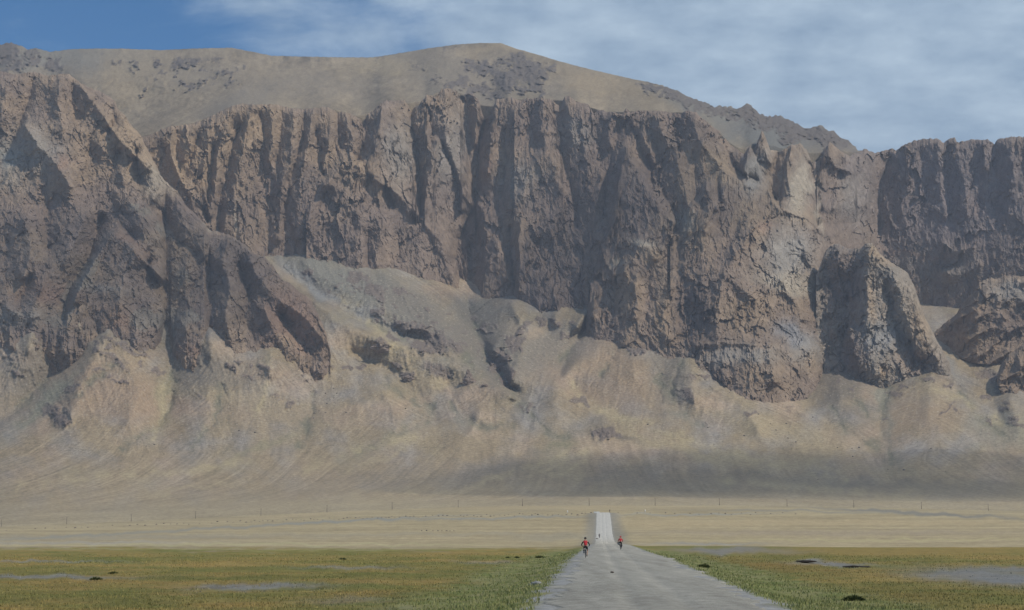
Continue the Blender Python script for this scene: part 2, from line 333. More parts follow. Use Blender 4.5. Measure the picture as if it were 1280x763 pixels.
LL = [
 L(60,(100,106),(125,140),(150,175),(180,205),(205,225)), L(50,(172,165),(186,195),(198,225),(192,250)), L(-30,(170,188),(172,212),(174,232)), L(-34,(92,106),(90,125),(94,150)),
 L(34,(75,100),(72,130),(80,160)), L(-60,(42,98),(35,125),(24,160),(8,190),(0,205)), L(60,(32,158),(48,182),(70,205),(90,235)), L(40,(8,110),(0,150)), L(-26,(35,196),(36,220),(30,243)),
 L(-24,(112,190),(108,210),(100,235)), L(-30,(135,110),(142,150),(136,165)), L(30,(118,120),(120,160),(128,190)), L(-20,(150,190),(140,215),(130,240)),
 L(-90,(128,272),(118,300),(108,328),(92,350),(84,372),(80,400)), L(60,(140,292),(124,318),(106,348),(92,378)), L(60,(140,292),(160,306),(182,328),(205,350)), L(20,(110,265),(95,300),(80,330)),
 L(-40,(60,255),(56,285),(60,310)), L(40,(30,275),(40,310),(30,345)), L(-26,(10,300),(5,340)), L(30,(62,330),(50,370),(30,400)), L(-30,(40,345),(22,380)),
 L(-40,(183,326),(196,352),(206,372),(210,392)), L(40,(215,235),(232,262),(262,300),(270,330)), L(-40,(200,262),(222,300),(246,320),(250,345),(232,372),(212,400)),
 L(60,(285,296),(278,330),(290,360),(280,395),(290,425)), L(-30,(258,330),(262,355),(258,385)), L(50,(310,312),(318,340),(345,372),(380,395),(405,425)), L(-36,(298,330),(312,372),(305,400),(318,425)),
 L(50,(330,385),(345,420),(370,450),(400,465)), L(-34,(352,395),(372,425),(398,452)), L(44,(376,370),(398,400),(407,430)), L(50,(150,360),(148,390),(140,405)), L(-20,(170,380),(172,400)),
 L(40,(150,215),(160,250),(175,275),(195,300)), L(-24,(140,250),(150,280),(170,300)), L(24,(225,400),(238,420)), L(-60,(205,385),(208,420),(212,450)), L(20,(235,425),(240,450),(250,470)), L(-50,(265,430),(272,460)),
 L(36,(10,385),(30,400),(50,395)), L(40,(85,395),(85,420)), L(-20,(60,410),(75,440)), L(-20,(115,400),(110,425)),
]


TIERS = [
 ([(383,262),(392,245),(400,232),(414,218),(428,205),(440,197),(447,201),(455,208),(470,222),(485,233),(500,244),(515,261),(530,277),(545,292),(555,306),(562,325),(570,345),(578,361),(585,380)], [(383,345),(470,365),(540,400),(585,410)], 28, .30),
 ([(531,285),(534,262),(537,240),(541,205),(545,174),(552,187),(560,201),(567,222),(576,238),(581,262),(584,290)], [(531,330),(584,400)], 22, .15),
 ([(738,350),(748,325),(753,300),(762,275),(768,250),(772,222),(777,200),(783,182),(789,187),(795,200),(804,216),(812,232),(820,248),(827,261),(836,270),(841,280),(841,300),(838,318),(834,352)], [(738,430),(834,440)], 34, .28),
 ([(597,388),(601,358),(606,332),(614,312),(622,300),(628,309),(633,322),(637,300),(643,285),(652,273),(660,286),(669,305),(684,335),(697,365),(706,395)], [(597,450),(706,460)], 26, .2),
 ([(838,300),(846,288),(854,270),(862,255),(872,245),(880,228),(892,217),(903,212),(915,219),(930,229),(945,233),(958,239),(968,250),(978,260),(992,267),(1008,274),(1020,286),(1028,300),(1034,322),(1036,350)], [(838,500),(900,520),(1036,520)], 40, .22),
 ([(733,392),(742,352),(750,330),(762,319),(780,312),(790,305),(800,301),(812,304),(821,312),(828,330),(832,352),(840,352),(848,372),(852,400),(858,425)], [(733,470),(858,500)], 60, .35),
 ([(862,445),(872,420),(880,385),(890,352),(899,341),(906,337),(915,344),(925,352),(936,361),(948,369),(960,372),(975,380),(990,392),(1003,402),(1015,420),(1026,438),(1036,455)], [(862,520),(950,540),(1036,530)], 75, .35),
 ([(864,447),(872,434),(882,428),(905,424),(930,424),(945,428),(955,426),(965,430),(975,437),(985,446),(1000,464),(1010,478)], [(864,520),(950,545),(1010,540)], 120, .5),
 ([(1021,225),(1027,200),(1037,178),(1044,184),(1053,192),(1060,197),(1067,200),(1070,222),(1072,250)], [(1021,300),(1072,300)], 30, .15),
 ([(975,250),(979,215),(984,192),(989,183),(997,182),(1003,190),(1008,205),(1014,222),(1020,245),(1022,262)], [(975,300),(1022,300)], 34, .2),
 ([(924,235),(929,210),(934,190),(938,182),(943,192),(950,210),(958,228),(964,245)], [(924,290),(964,290)], 30, .2),
 ([(643,132),(652,126),(665,123),(676,121),(688,128),(694,145),(700,170),(704,200)], [(643,330),(704,330)], 16, .06),
 ([(531,150),(534,128),(545,121),(552,112),(558,110),(568,114),(575,121),(578,150),(583,180),(590,215),(594,250)], [(531,330),(594,330)], 18, .08),
 ([(456,215),(462,185),(468,160),(474,142),(479,133),(488,150),(498,165),(508,182),(515,200),(519,235),(521,265)], [(456,330),(521,330)], 26, .12),
]
SPUR_TIERS = [
 ([(-420,330),(-160,275),(0,248),(14,240),(30,244),(45,256),(62,246),(80,238),(95,233),(112,240),(130,228),(150,232),(166,246),(180,250),(195,264),(205,282),(212,300)], [(-420,470),(0,470),(212,470)], 26, .25),
 ([(84,392),(92,368),(104,345),(118,322),(130,303),(140,292),(153,299),(170,314),(186,332),(200,350),(210,368)], [(84,450),(210,460)], 40, .35),
 ([(210,425),(216,392),(234,368),(248,348),(262,326),(275,306),(285,295),(300,302),(312,316),(330,326),(346,342),(360,360),(380,375),(396,392),(406,412),(413,440)], [(210,480),(300,480),(413,480)], 20, .2),
]
DRAIN = [[(784,400),(770,440),(752,470)],[(735,405),(720,430),(700,450)],[(860,440),(845,465),(838,490),(850,515),(880,535)],[(822,470),(828,500),(850,520)],[(1108,440),(1110,470),(1106,500),(1100,530),(1108,560),(1125,590)],[(1070,500),(1085,520)],[(1040,510),(1060,540),(1100,560)],[(1200,490),(1225,520),(1260,550)],[(585,385),(595,420),(618,460),(645,495)],[(575,440),(600,470)],[(545,505),(530,525),(500,540),(470,555),(420,575)],[(480,470),(500,495),(540,510)],[(210,420),(216,470),(212,510),(196,535),(150,560)],[(95,440),(60,472),(25,508)],[(60,530),(110,480),(150,450)],[(390,490),(388,520),(378,550),(376,560)],[(280,480),(272,520),(240,560)],[(460,405),(520,428),(565,450)],[(1190,420),(1215,445),(1240,470)],[(640,500),(665,520),(690,545),(720,548)],[(560,500),(570,520),(600,535),(640,530)]]
PALE_LINES = [[(715,478),(722,498),(760,515),(820,535),(880,555),(960,580),(1060,600)],[(430,375),(455,400),(500,440),(540,470),(560,490)],[(600,605),(650,590),(700,570),(750,560)],[(690,595),(720,580),(730,570)],[(205,480),(205,520),(190,550)],[(330,430),(335,480),(320,520)],[(20,610),(120,595),(240,590),(330,570)],[(380,590),(450,560),(520,545)],[(1150,480),(1200,500),(1250,530)],[(900,600),(1000,610),(1150,625)]]
def _isles():
    r = random.Random(5); out = []
    ft = [(0,432),(60,430),(120,420),(170,430),(232,455),(300,458),(400,470),(470,430),(560,400),(640,400),(740,405),(800,425),(870,440),(950,480),(1020,470),(1080,480),(1150,480),(1190,470),(1250,500)]
    for i in range(120):
        x = r.uniform(-20, 1290); y = curve(ft, x) + r.expovariate(1 / 16.0) - 6
        k = r.uniform(2.0, 6.5); out.append((x, y, k * r.uniform(1, 2), k * .7, r.uniform(-30, 40), r.uniform(.45, .9), k * 2.6))
    for i in range(60):
        x = r.uniform(380, 640); y = 345 + (x - 380) * .38 + r.gauss(0, 16); k = r.uniform(1.5, 5); out.append((x, y, k * r.uniform(1, 2.2), k * .6, r.uniform(10, 40), r.uniform(.5, .9), k * 2.6))
    return out
ISLES = _isles()
_C = {}
def wallD(px, py):
    D = wbase(px, py)
    if 'w1' not in _C: _C['w1'] = solve(WL, -420, 1700, 100, 520, .0006); _C['w2'] = solve(WL, -420, 1700, 100, 520, .009)
    qx = px + 2.5 * fbm(px / 14, py / 26, 3, 71)
    R = .42 * samp(_C['w1'], -420, 100, qx, py) + .62 * samp(_C['w2'], -420, 100, qx, py)
    pyr = sst(905, 930, px) * sst(1095, 1060, px) * sst(310, 270, py)
    D = D - R * (1 + .15 * pyr) * (1 - .5 * sst(1100, 1130, px)) * (1 - .5 * sst(790, 810, px) * sst(300, 420, py)) * (1 - .2 * sst(635, 700, px) * sst(960, 880, px))
    tilt = px - 0.12 * (py - 250) * sst(650, 300, px) + 0.10 * (py - 250) * sst(700, 1000, px)
    warp = 12 * fbm(px / 60, py / 60, 3, 72)
    amp = (1 - 0.55 * sst(1095, 1130, px)) * (.55 + .9 * sst(-.4, .6, fbm(px / 90, py / 70, 2, 89))) * (1 - .5 * pyr)
    ww = 5 * fbm(px / 12, py / 20, 4, 87)
    D = D - amp * 5 * (rid((tilt + 2 * warp) / 34, py / 90, 2, 73) - .8) - 11 * facet((px + 4 * ww) / 40, (py + .5 * px + 4 * ww) / 62, 91)
    D = D - amp * 8 * facet((tilt + warp + ww) / 22, (py + ww) / 60, 74)
    D = D - amp * 5.5 * facet((tilt + ww) / 9, (py + .3 * px + ww) / 24, 75)
    D = D - (.4 + .6 * amp) * 2.6 * facet((px + .5 * ww) / 4.0, (py - .4 * px) / 9, 76)
    D = D - 2.2 * fbm(px / 4, py / 8, 3, 78, .6)
    crack = sst(.80, 1.0, 1 - np.abs(pn((tilt + .6 * ww) / 13, py / 60, 88)) * 2.2) * sst(-.3, .4, pn(px / 30, py / 40, 90))
    D = D + amp * 5 * crack
    low = sst(250, 380, py) * sst(740, 800, px) * sst(1060, 1020, px)
    w3 = 9 * fbm(px / 18, py / 18, 4, 93)
    return D - low * (6 * facet((px + w3) / 26, (py + w3) / 20, 77) + 6 * (rid((px + w3) / 40, (py - .3 * px + w3) / 26, 3, 94) - .8))
def wall_col(px, py):
    col = lerp(C_PUR, C_TAN, 0.42) + 0 * px[..., None]
    f1 = fbm(px / 45, py / 60, 4, 81)[..., None]; f2 = fbm(px / 9, py / 30, 4, 82)[..., None]
    col = lerp(col, C_PUR, np.clip(.5 * f1 + .2, 0, 1)); col = lerp(col, C_TAN, np.clip(-.6 * f1, 0, 1) * .8)
    col = col * (1 + .13 * f2)
    T = C_TAN; U = C_PUR; G = C_GRY; PL = C_PALE; RD = C_RED
    col = blobs(col, px, py, [(230,200,50,45,20,T*1.08,.75),(300,170,35,35,0,T*1.05,.6),(345,155,60,22,0,T,.5),(450,215,40,25,30,T,.5),(400,280,90,50,0,U*1.1,.45),(520,300,60,50,30,U*1.12,.5),
        (500,190,22,40,0,G,.6),(565,190,20,50,10,G,.6),(560,240,24,30,0,U*1.1,.5),(600,290,26,60,0,U*.95,.7),(605,200,8,40,0,RD*.85,.55),(650,225,26,22,0,G*1.0,.6),(700,300,60,60,0,U*.9,.7),(680,160,70,30,0,U,.6),(745,220,50,60,0,U*.88,.7),
        (760,160,60,20,0,U*.9,.5),(720,165,20,20,0,G*.9,.5),(800,250,26,50,0,U*1.15,.5),(850,170,30,30,0,U*1.1,.5),(905,215,36,14,30,T*1.1,.7),(870,200,25,30,0,T,.4),(854,275,9,12,0,PL*.9,.8),(803,306,16,6,10,PL,.8),(772,327,9,6,10,PL,.9),(812,320,12,9,20,T*1.15,.7),
        (945,215,16,30,20,G*1.15,.85),(1000,235,16,45,10,PL*.95,.9),(1070,240,22,40,0,G*1.1,.7),(1010,275,20,14,0,T,.6),(1025,270,4,22,0,PL*1.1,.7),(985,320,34,34,0,G*1.12,.85),(985,358,36,7,15,PL,.8),(1000,350,50,8,10,PL*.95,.6),(935,270,26,22,0,T*.95,.6),(955,285,12,8,0,RD,.5),
        (1060,215,20,14,0,U,.6),(1180,250,110,80,0,(0.225,0.185,0.178),.9),(1120,230,30,30,0,U*1.12,.6),(1220,260,10,12,0,RD*1.0,.4),(1250,230,60,60,0,(0.215,0.178,0.17),.8),(1170,330,60,20,10,G*.75,.5),(1150,320,50,4,8,RD*.9,.4),
        (925,395,40,30,0,T*.95,.6),(870,390,30,40,0,U*.95,.7),(830,385,12,40,0,T*1.02,.6),(795,370,12,30,0,T*.95,.4),(960,460,40,30,0,T*.95,.5),(995,420,26,14,20,(0.24,0.25,0.27),.7),(1010,440,22,22,30,G*1.05,.6),(925,445,50,12,0,G*.95,.7),(1015,460,10,14,0,T*1.2,.5),(690,380,60,22,0,U*.9,.6),(650,290,16,20,0,T*.95,.5),(296,275,2,22,0,PL*1.4,.6),(660,330,40,50,0,U*.92,.5)], 6, 7)
    return col
def spurD(xs, px, py):
    foot = curve([(-420,450),(0,428),(20,436),(45,438),(60,425),(75,436),(88,440),(100,425),(120,410),(140,418),(170,428),(200,400),(207,385),(214,410),(232,452),(255,458),(262,430),(272,440),(285,452),(300,455),(340,455),(360,460),(400,466),(420,470)], xs)
    sb = smooth_y(sbase(px, py), 30)
    yf = foot[None] + 0 * px
    RY = np.stack([sint(xs, SPX, r[1], 28) for r in SROW]); sbf = np.array([np.interp(-foot[j], -RY[:, j], [r[0] for r in SROW]) for j in range(len(xs))])
    up = (yf - py)
    D = sbf[None] + np.where(up > 0, up * 2.35, up * 1.2)
    if 's1' not in _C: _C['s1'] = solve(LL, -420, 440, 70, 520, .0006); _C['s2'] = solve(LL, -420, 440, 70, 520, .006)
    rm = sst(-6, 30, up)
    D -= (.5 * samp(_C['s1'], -420, 70, px + 3 * fbm(px / 14, py / 18, 3, 102), py) + .6 * samp(_C['s2'], -420, 70, px, py)) * (0.15 + .85 * sst(0, 60, up)) + 24 * fbm(px / 15, py / 70, 4, 119, .6) * np.exp(-np.abs(up) / 22)
    tl = px + .45 * py
    ww = 5 * fbm(px / 14, py / 14, 4, 109)
    D -= 9 * (rid((px + 10 * fbm(px / 40, py / 40, 2, 103)) / 38, py / 56, 2, 104) - .8) * (.3 + .7 * rm)
    D -= 8 * facet((tl + ww) / 21, (py - .4 * px + ww) / 30, 105) + 5.5 * facet((px + ww) / 8.5, (py - .5 * px + ww) / 12, 106) + 3.6 * facet((px + .5 * ww) / 4.2, (py + .5 * px) / 5, 107) + 3 * fbm(px / 6.5, py / 6.5, 4, 110, .65)
    return D
def spur_col(px, py):
    tl = px + .45 * py
    col = lerp(C_PUR, C_TAN, .45) + 0 * px[..., None]
    f1 = fbm(px / 40, py / 30, 4, 107)[..., None]; f2 = fbm(tl / 8, (py - .3 * px) / 12, 4, 108)[..., None]
    col = lerp(col, C_PUR, np.clip(.5 * f1 + .2, 0, 1)); col = lerp(col, C_TAN, np.clip(-.6 * f1, 0, 1) * .7); col = col * (1 + .12 * f2)
    scr = np.zeros_like(px)
    for (x, y, rx, ry, a) in [(105,345,10,30,30),(85,375,9,25,10),(212,420,9,40,0),(228,345,12,9,-20),(205,290,14,8,40),(262,440,12,24,0),(70,400,16,8,0),(180,400,20,14,0),(175,262,16,5,20),(215,400,22,14,0),(240,395,18,8,20)]:
        a = math.radians(a); dx = px - x + 4 * f1[..., 0]; dy = py - y + 5 * f2[..., 0]
        u = (dx * math.cos(a) + dy * math.sin(a)) / rx; w = (-dx * math.sin(a) + dy * math.cos(a)) / ry
        scr = np.maximum(scr, np.exp(-(u * u + w * w) ** 1.5))
    scr = sst(.25, .6, scr)
    col = blobs(col, px, py, [(180,180,50,40,45,C_TAN*1.08,.7),(195,225,24,22,30,C_PALE*.86,.7),(120,180,50,50,0,C_TAN*.95,.4),(48,190,34,26,40,C_GRY*1.0,.7),(10,195,20,20,0,(0.26,0.28,0.27),.7),(15,225,22,16,0,C_PALE*.8,.5),(75,205,14,12,0,C_RED*1.1,.5),(100,270,120,30,0,C_PUR*.95,.6),(235,262,30,12,30,C_PUR*.85,.7),
        (265,282,7,7,0,C_PALE*.9,.8),(160,320,40,30,30,C_PUR*1.1,.4),(170,310,40,5,38,C_RED*1.0,.5),(55,365,34,14,0,C_RED*.95,.6),(120,360,40,5,10,C_GRY,.5),(220,320,40,30,0,C_TAN*.9,.4),(300,340,50,40,0,C_PUR*1.0,.6),(370,400,24,45,-30,C_RED*1.0,.65),(340,400,14,40,0,C_RED*.9,.4),(350,450,50,16,0,C_TAN*.95,.5),
        (20,400,40,14,0,C_GRY*.9,.6),(30,415,30,10,0,C_PUR,.5),(240,440,14,12,0,C_RED*.8,.5),(150,400,30,14,20,C_RED*.9,.5)], 9, 8)
    w = (scr * .85)[..., None]; col = col * (1 - w) + C_SGR * w
    return col, scr

def build_mountain():
    # ---------- upper slopes behind the cliffs, up to the skyline
    xs = xs_arr(-420, 1700, 1.5)
    ysky = curve(SKY, xs); jag = 0.5 + 2.0 * sst(790, 860, xs) + 1.6 * sst(90, 30, xs)
    ysky = ysky - jag * np.abs(fbm(xs / 7.0, 0 * xs, 3, 3)) * 1.2 + 0.5 * jag * 0.6
    yw = curve(WTOP, xs); k = np.ones(25) / 25
    yws = np.convolve(np.pad(yw, 12, mode='edge'), k, 'valid')
    nr = 150
    v = np.linspace(0, 1, nr)[:, None]
    px = xs[None, :] + 0 * v; py = lerp(yws[None] + 45, ysky[None], v)
    dw = wbase(xs, yws) + 60
    span = np.maximum(yws - np.convolve(np.pad(curve(SKY, xs), 12, mode='edge'), k, 'valid'), 6)
    rise = np.minimum(1150, span * 17)
    h = yws[None] - py
    dws = gsm(dw, 70) + 0
    rs = gsm(rise, 60); D = dw[None] + (np.maximum(dws, dw) - dw)[None] * sst(0, 30, h) + np.where(h > 0, h / span[None] * rs[None], h * 0.3)
    upm = sst(0, 25, h)
    D = D - upm * (60 * (fbm(px / 130, py / 50, 3, 11)) + 14 * fbm(px / 35, py / 14, 3, 12))
    D -= upm * .55 * L0rel(px, py)
    X_, Y_, Z_ = P(px, py, D); stk = .6 * lic(X_, Y_, Z_, 16, 3, 10) + .7 * lic(X_, Y_, Z_, 45, 4, 20, 3)
    # crags
    crag = np.zeros_like(px)
    wx = px + 9 * fbm(px / 10, py / 10, 4, 31, .65); wy = py + 7 * fbm(px / 10, py / 10, 4, 32, .65)
    for (x, y, rx, ry, s) in [(150,77,6,4,.8),(168,82,6,5,.6),(196,80,7,5,.9),(224,80,9,8,1),(244,78,10,6,.8),(270,74,12,5,.7),(284,92,10,6,.7),(232,107,11,5,.8),(178,118,4,3,.9),(250,105,6,4,.6),(268,96,8,5,.6),
                              (6,64,20,16,1),(40,72,8,14,1),(66,82,12,10,1),(20,82,30,8,.6),(590,82,12,8,.9),(608,86,14,9,1),(575,104,14,8,.9),(600,112,16,7,.9),(632,100,16,16,1),(650,90,14,14,1),(668,92,16,16,1),(672,108,12,9,1),(628,78,10,5,.7),(648,72,16,6,.8),(690,85,8,8,.7),
                              (815,107,16,6,.9),(845,118,18,8,1),(870,128,18,9,1),(895,138,20,8,1),(935,140,18,12,1),(965,152,26,14,1),(1000,165,26,14,1),(1040,172,22,14,1),(806,112,4,3,.8),(470,70,30,2,.5),(560,58,40,2,.5),(920,160,50,20,.35),(830,112,30,5,.8),(905,140,30,5,.9),(945,148,26,5,.9),(985,157,26,7,1),(1020,164,24,6,1),(1050,176,16,8,1),(990,175,16,5,.8),(560,110,8,6,.9),(585,118,10,5,.9),(545,100,8,4,.7),(620,120,12,5,.9),(655,112,10,5,.9),(520,84,14,3,.5),(400,73,30,1.5,.5),(205,90,4,3,.9),(218,94,4,3,.8),(300,84,5,3,.7),(290,100,6,4,.8),(165,92,4,3,.7),(255,88,5,3,.9),(190,96,5,3,.5),(240,112,5,3,.7)]:
        crag = np.maximum(crag, s * np.exp(-(((wx - x) / rx) ** 2 + ((wy - y) / ry) ** 2) ** 1.5))
    crag = sst(0.25, 0.6, crag)
    D -= crag * (16 * facet(px / 7, py / 6, 41) + 14 * rid(px / 13, py / 9, 3, 42) + 4) + upm * (2.0 * stk + 4.5 * fbm(px / 6, py / 5, 4, 43, .6))
    edge = py - ysky[None]
    D += 60 * np.exp(-edge / 5.0)
    col = lerp(C_SCR, C_SGR, .45) * 0.92 + 0 * px[..., None]
    st = fbm(px / 60 + py / 40, py / 22 - px / 200, 4, 51)[..., None]
    col = col * (1 + 0.18 * st + .10 * stk[..., None] + .20 * fbm(px / 7, py / 5, 5, 52, .65)[..., None])
    col = blobs(col, px, py, [(560,95,70,30,20,C_SGR,.6),(400,110,70,22,0,C_SGR,.45),(300,125,60,12,-20,C_SGR,.7),(60,75,80,22,0,C_SGR*.95,.7),(180,100,60,30,0,C_SCR*1.08,.5),(760,105,70,20,15,C_SCR*1.05,.6),
        (690,115,40,10,0,C_SGR,.4),(960,168,80,26,12,(0.155,0.15,0.135),.95),(1040,180,40,14,20,C_DRK*1.2,.9),(880,135,60,12,25,(.17,.16,.14),.85),(60,72,90,16,0,(.19,.18,.155),.6),(610,135,18,16,60,C_SGR*.9,.6),(240,95,60,22,0,C_SGR,.4),(620,62,40,8,0,C_SCR*1.05,.6),(490,85,60,12,0,C_YEL*.8,.35)], 5)
    cc = lerp(C_DRK, C_PUR, 0.2)
    w = (crag * 0.95)[..., None]; col = col * (1 - w) + cc * w
    emit_sheet('mountain_summit', px, py, D, col, crag, back=900)

    # ---------- the cliff wall
    xs = xs_arr(-420, 1700, 1.0)
    yt = curve(WTOP, xs) + 1.3 * fbm(xs / 4.0, 0 * xs, 2, 61) - 1.6 * np.clip(pn(xs / 9, 0 * xs, 62), 0, 1)
    yb = curve([(-420,430),(560,430),(600,420),(640,430),(860,450),(900,500),(1010,505),(1060,480),(1120,420),(1280,410),(1700,420)], xs)
    nr = 380
    v = np.linspace(0, 1, nr)[:, None]
    px = xs[None, :] + 0 * v; py = lerp(yb[None], yt[None], v)
    D = wallD(px, py)
    D += 34 * np.exp(-(py - yt[None]) / 4.0)
    col = wall_col(px, py)
    emit_sheet('mountain_cliff', px, py, D, col, np.ones_like(px), back=260)
    for i, (top, bot, d0, kk) in enumerate(TIERS):
        xs2 = np.arange(top[0][0], top[-1][0] + .1, 1.0)
        yt2 = curve(top, xs2) + 2.2 * fbm(xs2 / 6.0, 0 * xs2, 4, 400 + i, .65) + 1.2 * fbm(xs2 / 2.2, 0 * xs2, 2, 450 + i)
        yb2 = np.maximum(curve(bot, xs2), yt2 + 3)
        nr = int(np.max(yb2 - yt2) / 1.0) + 4; v2 = np.linspace(0, 1, nr)[:, None]
        px2 = xs2[None] + 0 * v2; py2 = lerp(yb2[None], yt2[None], v2); dd = py2 - yt2[None]
        d0 *= {2: 1.6, 4: 1.5, 5: 1.1, 6: 1.2, 7: 1.2}.get(i, 1)
        D2 = wallD(px2, py2) - (d0 + kk * dd) * (1 - .8 * np.exp(-dd / 7.0)) + 10 * np.exp(-dd / 3.0)
        if i in (1, 8, 9, 10, 11, 12, 13): D2 = D2 + (d0 + kk * 60 + 25) * sst(45, 5, yb2[None] - py2)
        emit_sheet('mountain_buttress', px2, py2, D2, wall_col(px2, py2), np.ones_like(px2), back=160)

    # ---------- hanging valleys, scree cones and the fan
    xs = xs_arr(-420, 1700, 1.0)
    yb = sint(xs, SPX, SROW[0][1], 28) + 2.0
    yt = curve([(-420,300),(0,300),(200,290),(330,290),(500,310),(580,345),(700,360),(900,380),(1010,400),(1100,340),(1280,320),(1700,320)], xs)
    yt = gsm(yt, 60)
    nr = 400
    v = np.linspace(0, 1, nr)[:, None]
    px = xs[None, :] + 0 * v; py = lerp(yb[None], yt[None], v)
    D = smooth_y(sbase(px, py), 60)
    rel = smooth_y(solve(SL, -420, 1700, 290, 680, 0.0004), 3)
    fade = sst(640, 560, py)
    D -= samp(rel, -420, 290, px, py) * 1.35 * (0.25 + .75 * sst(600, 520, py))
    slope = sst(600, 470, py)
    fl = px + 0.9 * (py - 480) * np.sign(px - 620) * 0.35
    D -= slope * 5 * (fbm(px / 70, py / 60, 3, 91)) + slope * 3.0 * rid((fl + 5 * fbm(px / 60, py / 60, 2, 95)) / 15, py / 80, 2, 92) + (0.05 + slope) * 1.6 * fbm(px / 6, py / 7, 3, 93)
    D -= (1 - slope) * 8 * fbm(px / 200, py / 30, 2, 94)
    X_, Y_, Z_ = P(px, py, D); stk = lic(X_, Y_, Z_, 30, 5, 12); stk2 = lic(X_, Y_, Z_, 70, 6, 30, 2); stk3 = lic(X_, Y_, Z_, 170, 7, 60, 4)
    D -= slope * (1.2 * stk + 1.6 * stk2 + 2.2 * stk3)
    qx = px + 5 * fbm(px / 16, py / 12, 3, 311); qy = py + 3 * fbm(px / 14, py / 14, 3, 312)
    dk = samp(solve([L(1, *l) for l in DRAIN], -420, 1700, 290, 680, .06), -420, 290, qx, qy); lt = samp(solve([L(1, *l) for l in PALE_LINES], -420, 1700, 290, 680, .06), -420, 290, qx, qy)
    D += 9 * dk * (.3 + slope)
    rock = np.zeros_like(px)
    FA = facet(px / 7, py / 6.5, 35); FB = facet(px / 3.4, py / 3.4, 37)
    wx = px + 7 * fbm(px / 14, py / 14, 4, 33); wy = py + 5 * fbm(px / 14, py / 14, 4, 34)
    for (x, y, rx, ry, a, s, h) in [(505,408,16,8,20,1,30),(535,433,22,9,10,1,45),(545,425,30,10,25,.7,25),(475,428,11,7,20,1,35),(572,436,16,7,30,.6,18),(385,342,10,5,0,1,16),(450,345,16,6,20,.7,14),(470,365,22,10,35,.75,18),(470,390,8,6,0,.8,16),(440,350,12,5,0,.7,12),(500,365,18,6,30,.6,12),
                                    (497,455,8,5,20,.8,16),(510,470,9,7,20,.9,18),(545,462,26,10,20,.6,14),(560,470,10,8,0,.5,10),(622,452,13,16,30,1,55),(635,470,9,12,20,1,45),(650,415,9,5,-45,1,28),(642,430,14,12,-30,.8,22),(660,405,10,4,-35,.7,14),(706,421,8,4,-40,.8,14),
                                    (755,540,15,8,0,.9,34),(772,545,14,4,10,.7,12),(662,508,9,3,-30,1,12),(725,503,16,5,20,.7,10),(860,492,10,14,-70,.7,12),(865,470,12,8,0,.5,12),(805,425,26,6,10,.7,16),(818,412,10,4,0,.4,6),
                                    (75,522,15,9,60,.9,24),(58,512,10,8,0,.6,14),(145,450,30,5,35,.6,14),(160,435,30,6,30,.7,16),(175,432,16,5,40,.8,16),(120,463,12,4,0,.7,10),(138,470,10,3,0,.6,10),(90,486,14,5,-20,.6,12),(150,477,12,2,10,.9,8),
                                    (1240,470,24,14,20,.6,20),(1262,478,14,8,20,.7,20),(1232,498,6,4,0,.8,10),(1185,512,16,3,-45,.7,8),(1275,532,8,3,10,.8,8),(1140,480,22,8,10,.4,8),(1195,395,16,4,0,.5,10)] + ISLES:
        m = 12 + 2.4 * max(rx, ry); j0, j1 = np.searchsorted(xs, [x - m, x + m])
        if j1 - j0 < 3: continue
        a = math.radians(a); sl = (slice(None), slice(j0, j1)); dx = wx[sl] - x; dy = wy[sl] - y
        u = (dx * math.cos(a) + dy * math.sin(a)) / rx; w = (-dx * math.sin(a) + dy * math.cos(a)) / ry
        e = s * np.exp(-(u * u + w * w) ** 1.6)
        rock[sl] = np.maximum(rock[sl], sst(.3, .6, e)); D[sl] -= h * e * .8 + sst(.15, .5, e) * (.22 * h * FA[sl] + 2.5 * FB[sl])
    tuft = sst(0.50, 0.75, fbm(px / 2.6, py / 1.8, 2, 36)) * sst(1.2, .4, np.abs(py - 510) / 100) * sst(-.1, .4, fbm(px / 40, py / 25, 3, 38)); peb = sst(0.60, 0.8, fbm(px / 2.4, py / 2.0, 2, 39)) * sst(600, 520, py)
    col = C_SCR + 0 * px[..., None]
    st = fbm(fl / 26, py / 60 + px / 300, 4, 96)[..., None]; lo = sst(540, 610, py)[..., None]
    fan = fbm((px - 700) / np.maximum(30, (py - 380)) * 9, py / 70, 4, 97)[..., None]
    hz = fbm(px / 130, (py - 0.05 * np.abs(px - 700)) / 6.0, 4, 98)[..., None]
    tw = fbm(px / 55, py / 38, 5, 301)[..., None]; tz = fbm(px / 9 + py / 40, py / 7, 4, 302)[..., None]; tv = fbm(px / 80, py / 50, 4, 303)[..., None]
    col = lerp(col, np.array([.275,.245,.215]), np.clip(.25 + .9 * tw, 0, 1) * (1 - lo * .5)); col = lerp(col, np.array([.37,.27,.19]), np.clip(.9 * tv, 0, .8) * (1 - lo * .6))
    col = col * (1 + .10 * st * (1 - lo) + .03 * hz * lo + .10 * tz + .07 * stk[..., None] + .085 * stk2[..., None] + .095 * stk3[..., None])
    col = lerp(col, np.array([.215,.19,.15]), np.clip(.35 * stk3 - .25, 0, .6)[..., None]); col = lerp(col, np.array([.37,.30,.18]), np.clip(-.3 * stk3 - .3, 0, .5)[..., None])
    ol = np.clip(fbm(px / 50, py / 30, 4, 99) - .3, 0, 1)[..., None] * .35
    col = col * (1 - ol) + (C_OLI * 1.15) * ol
    SG = C_SGR * .88; Yl = C_YEL; RR = lerp(C_SCR, C_RED, .45)
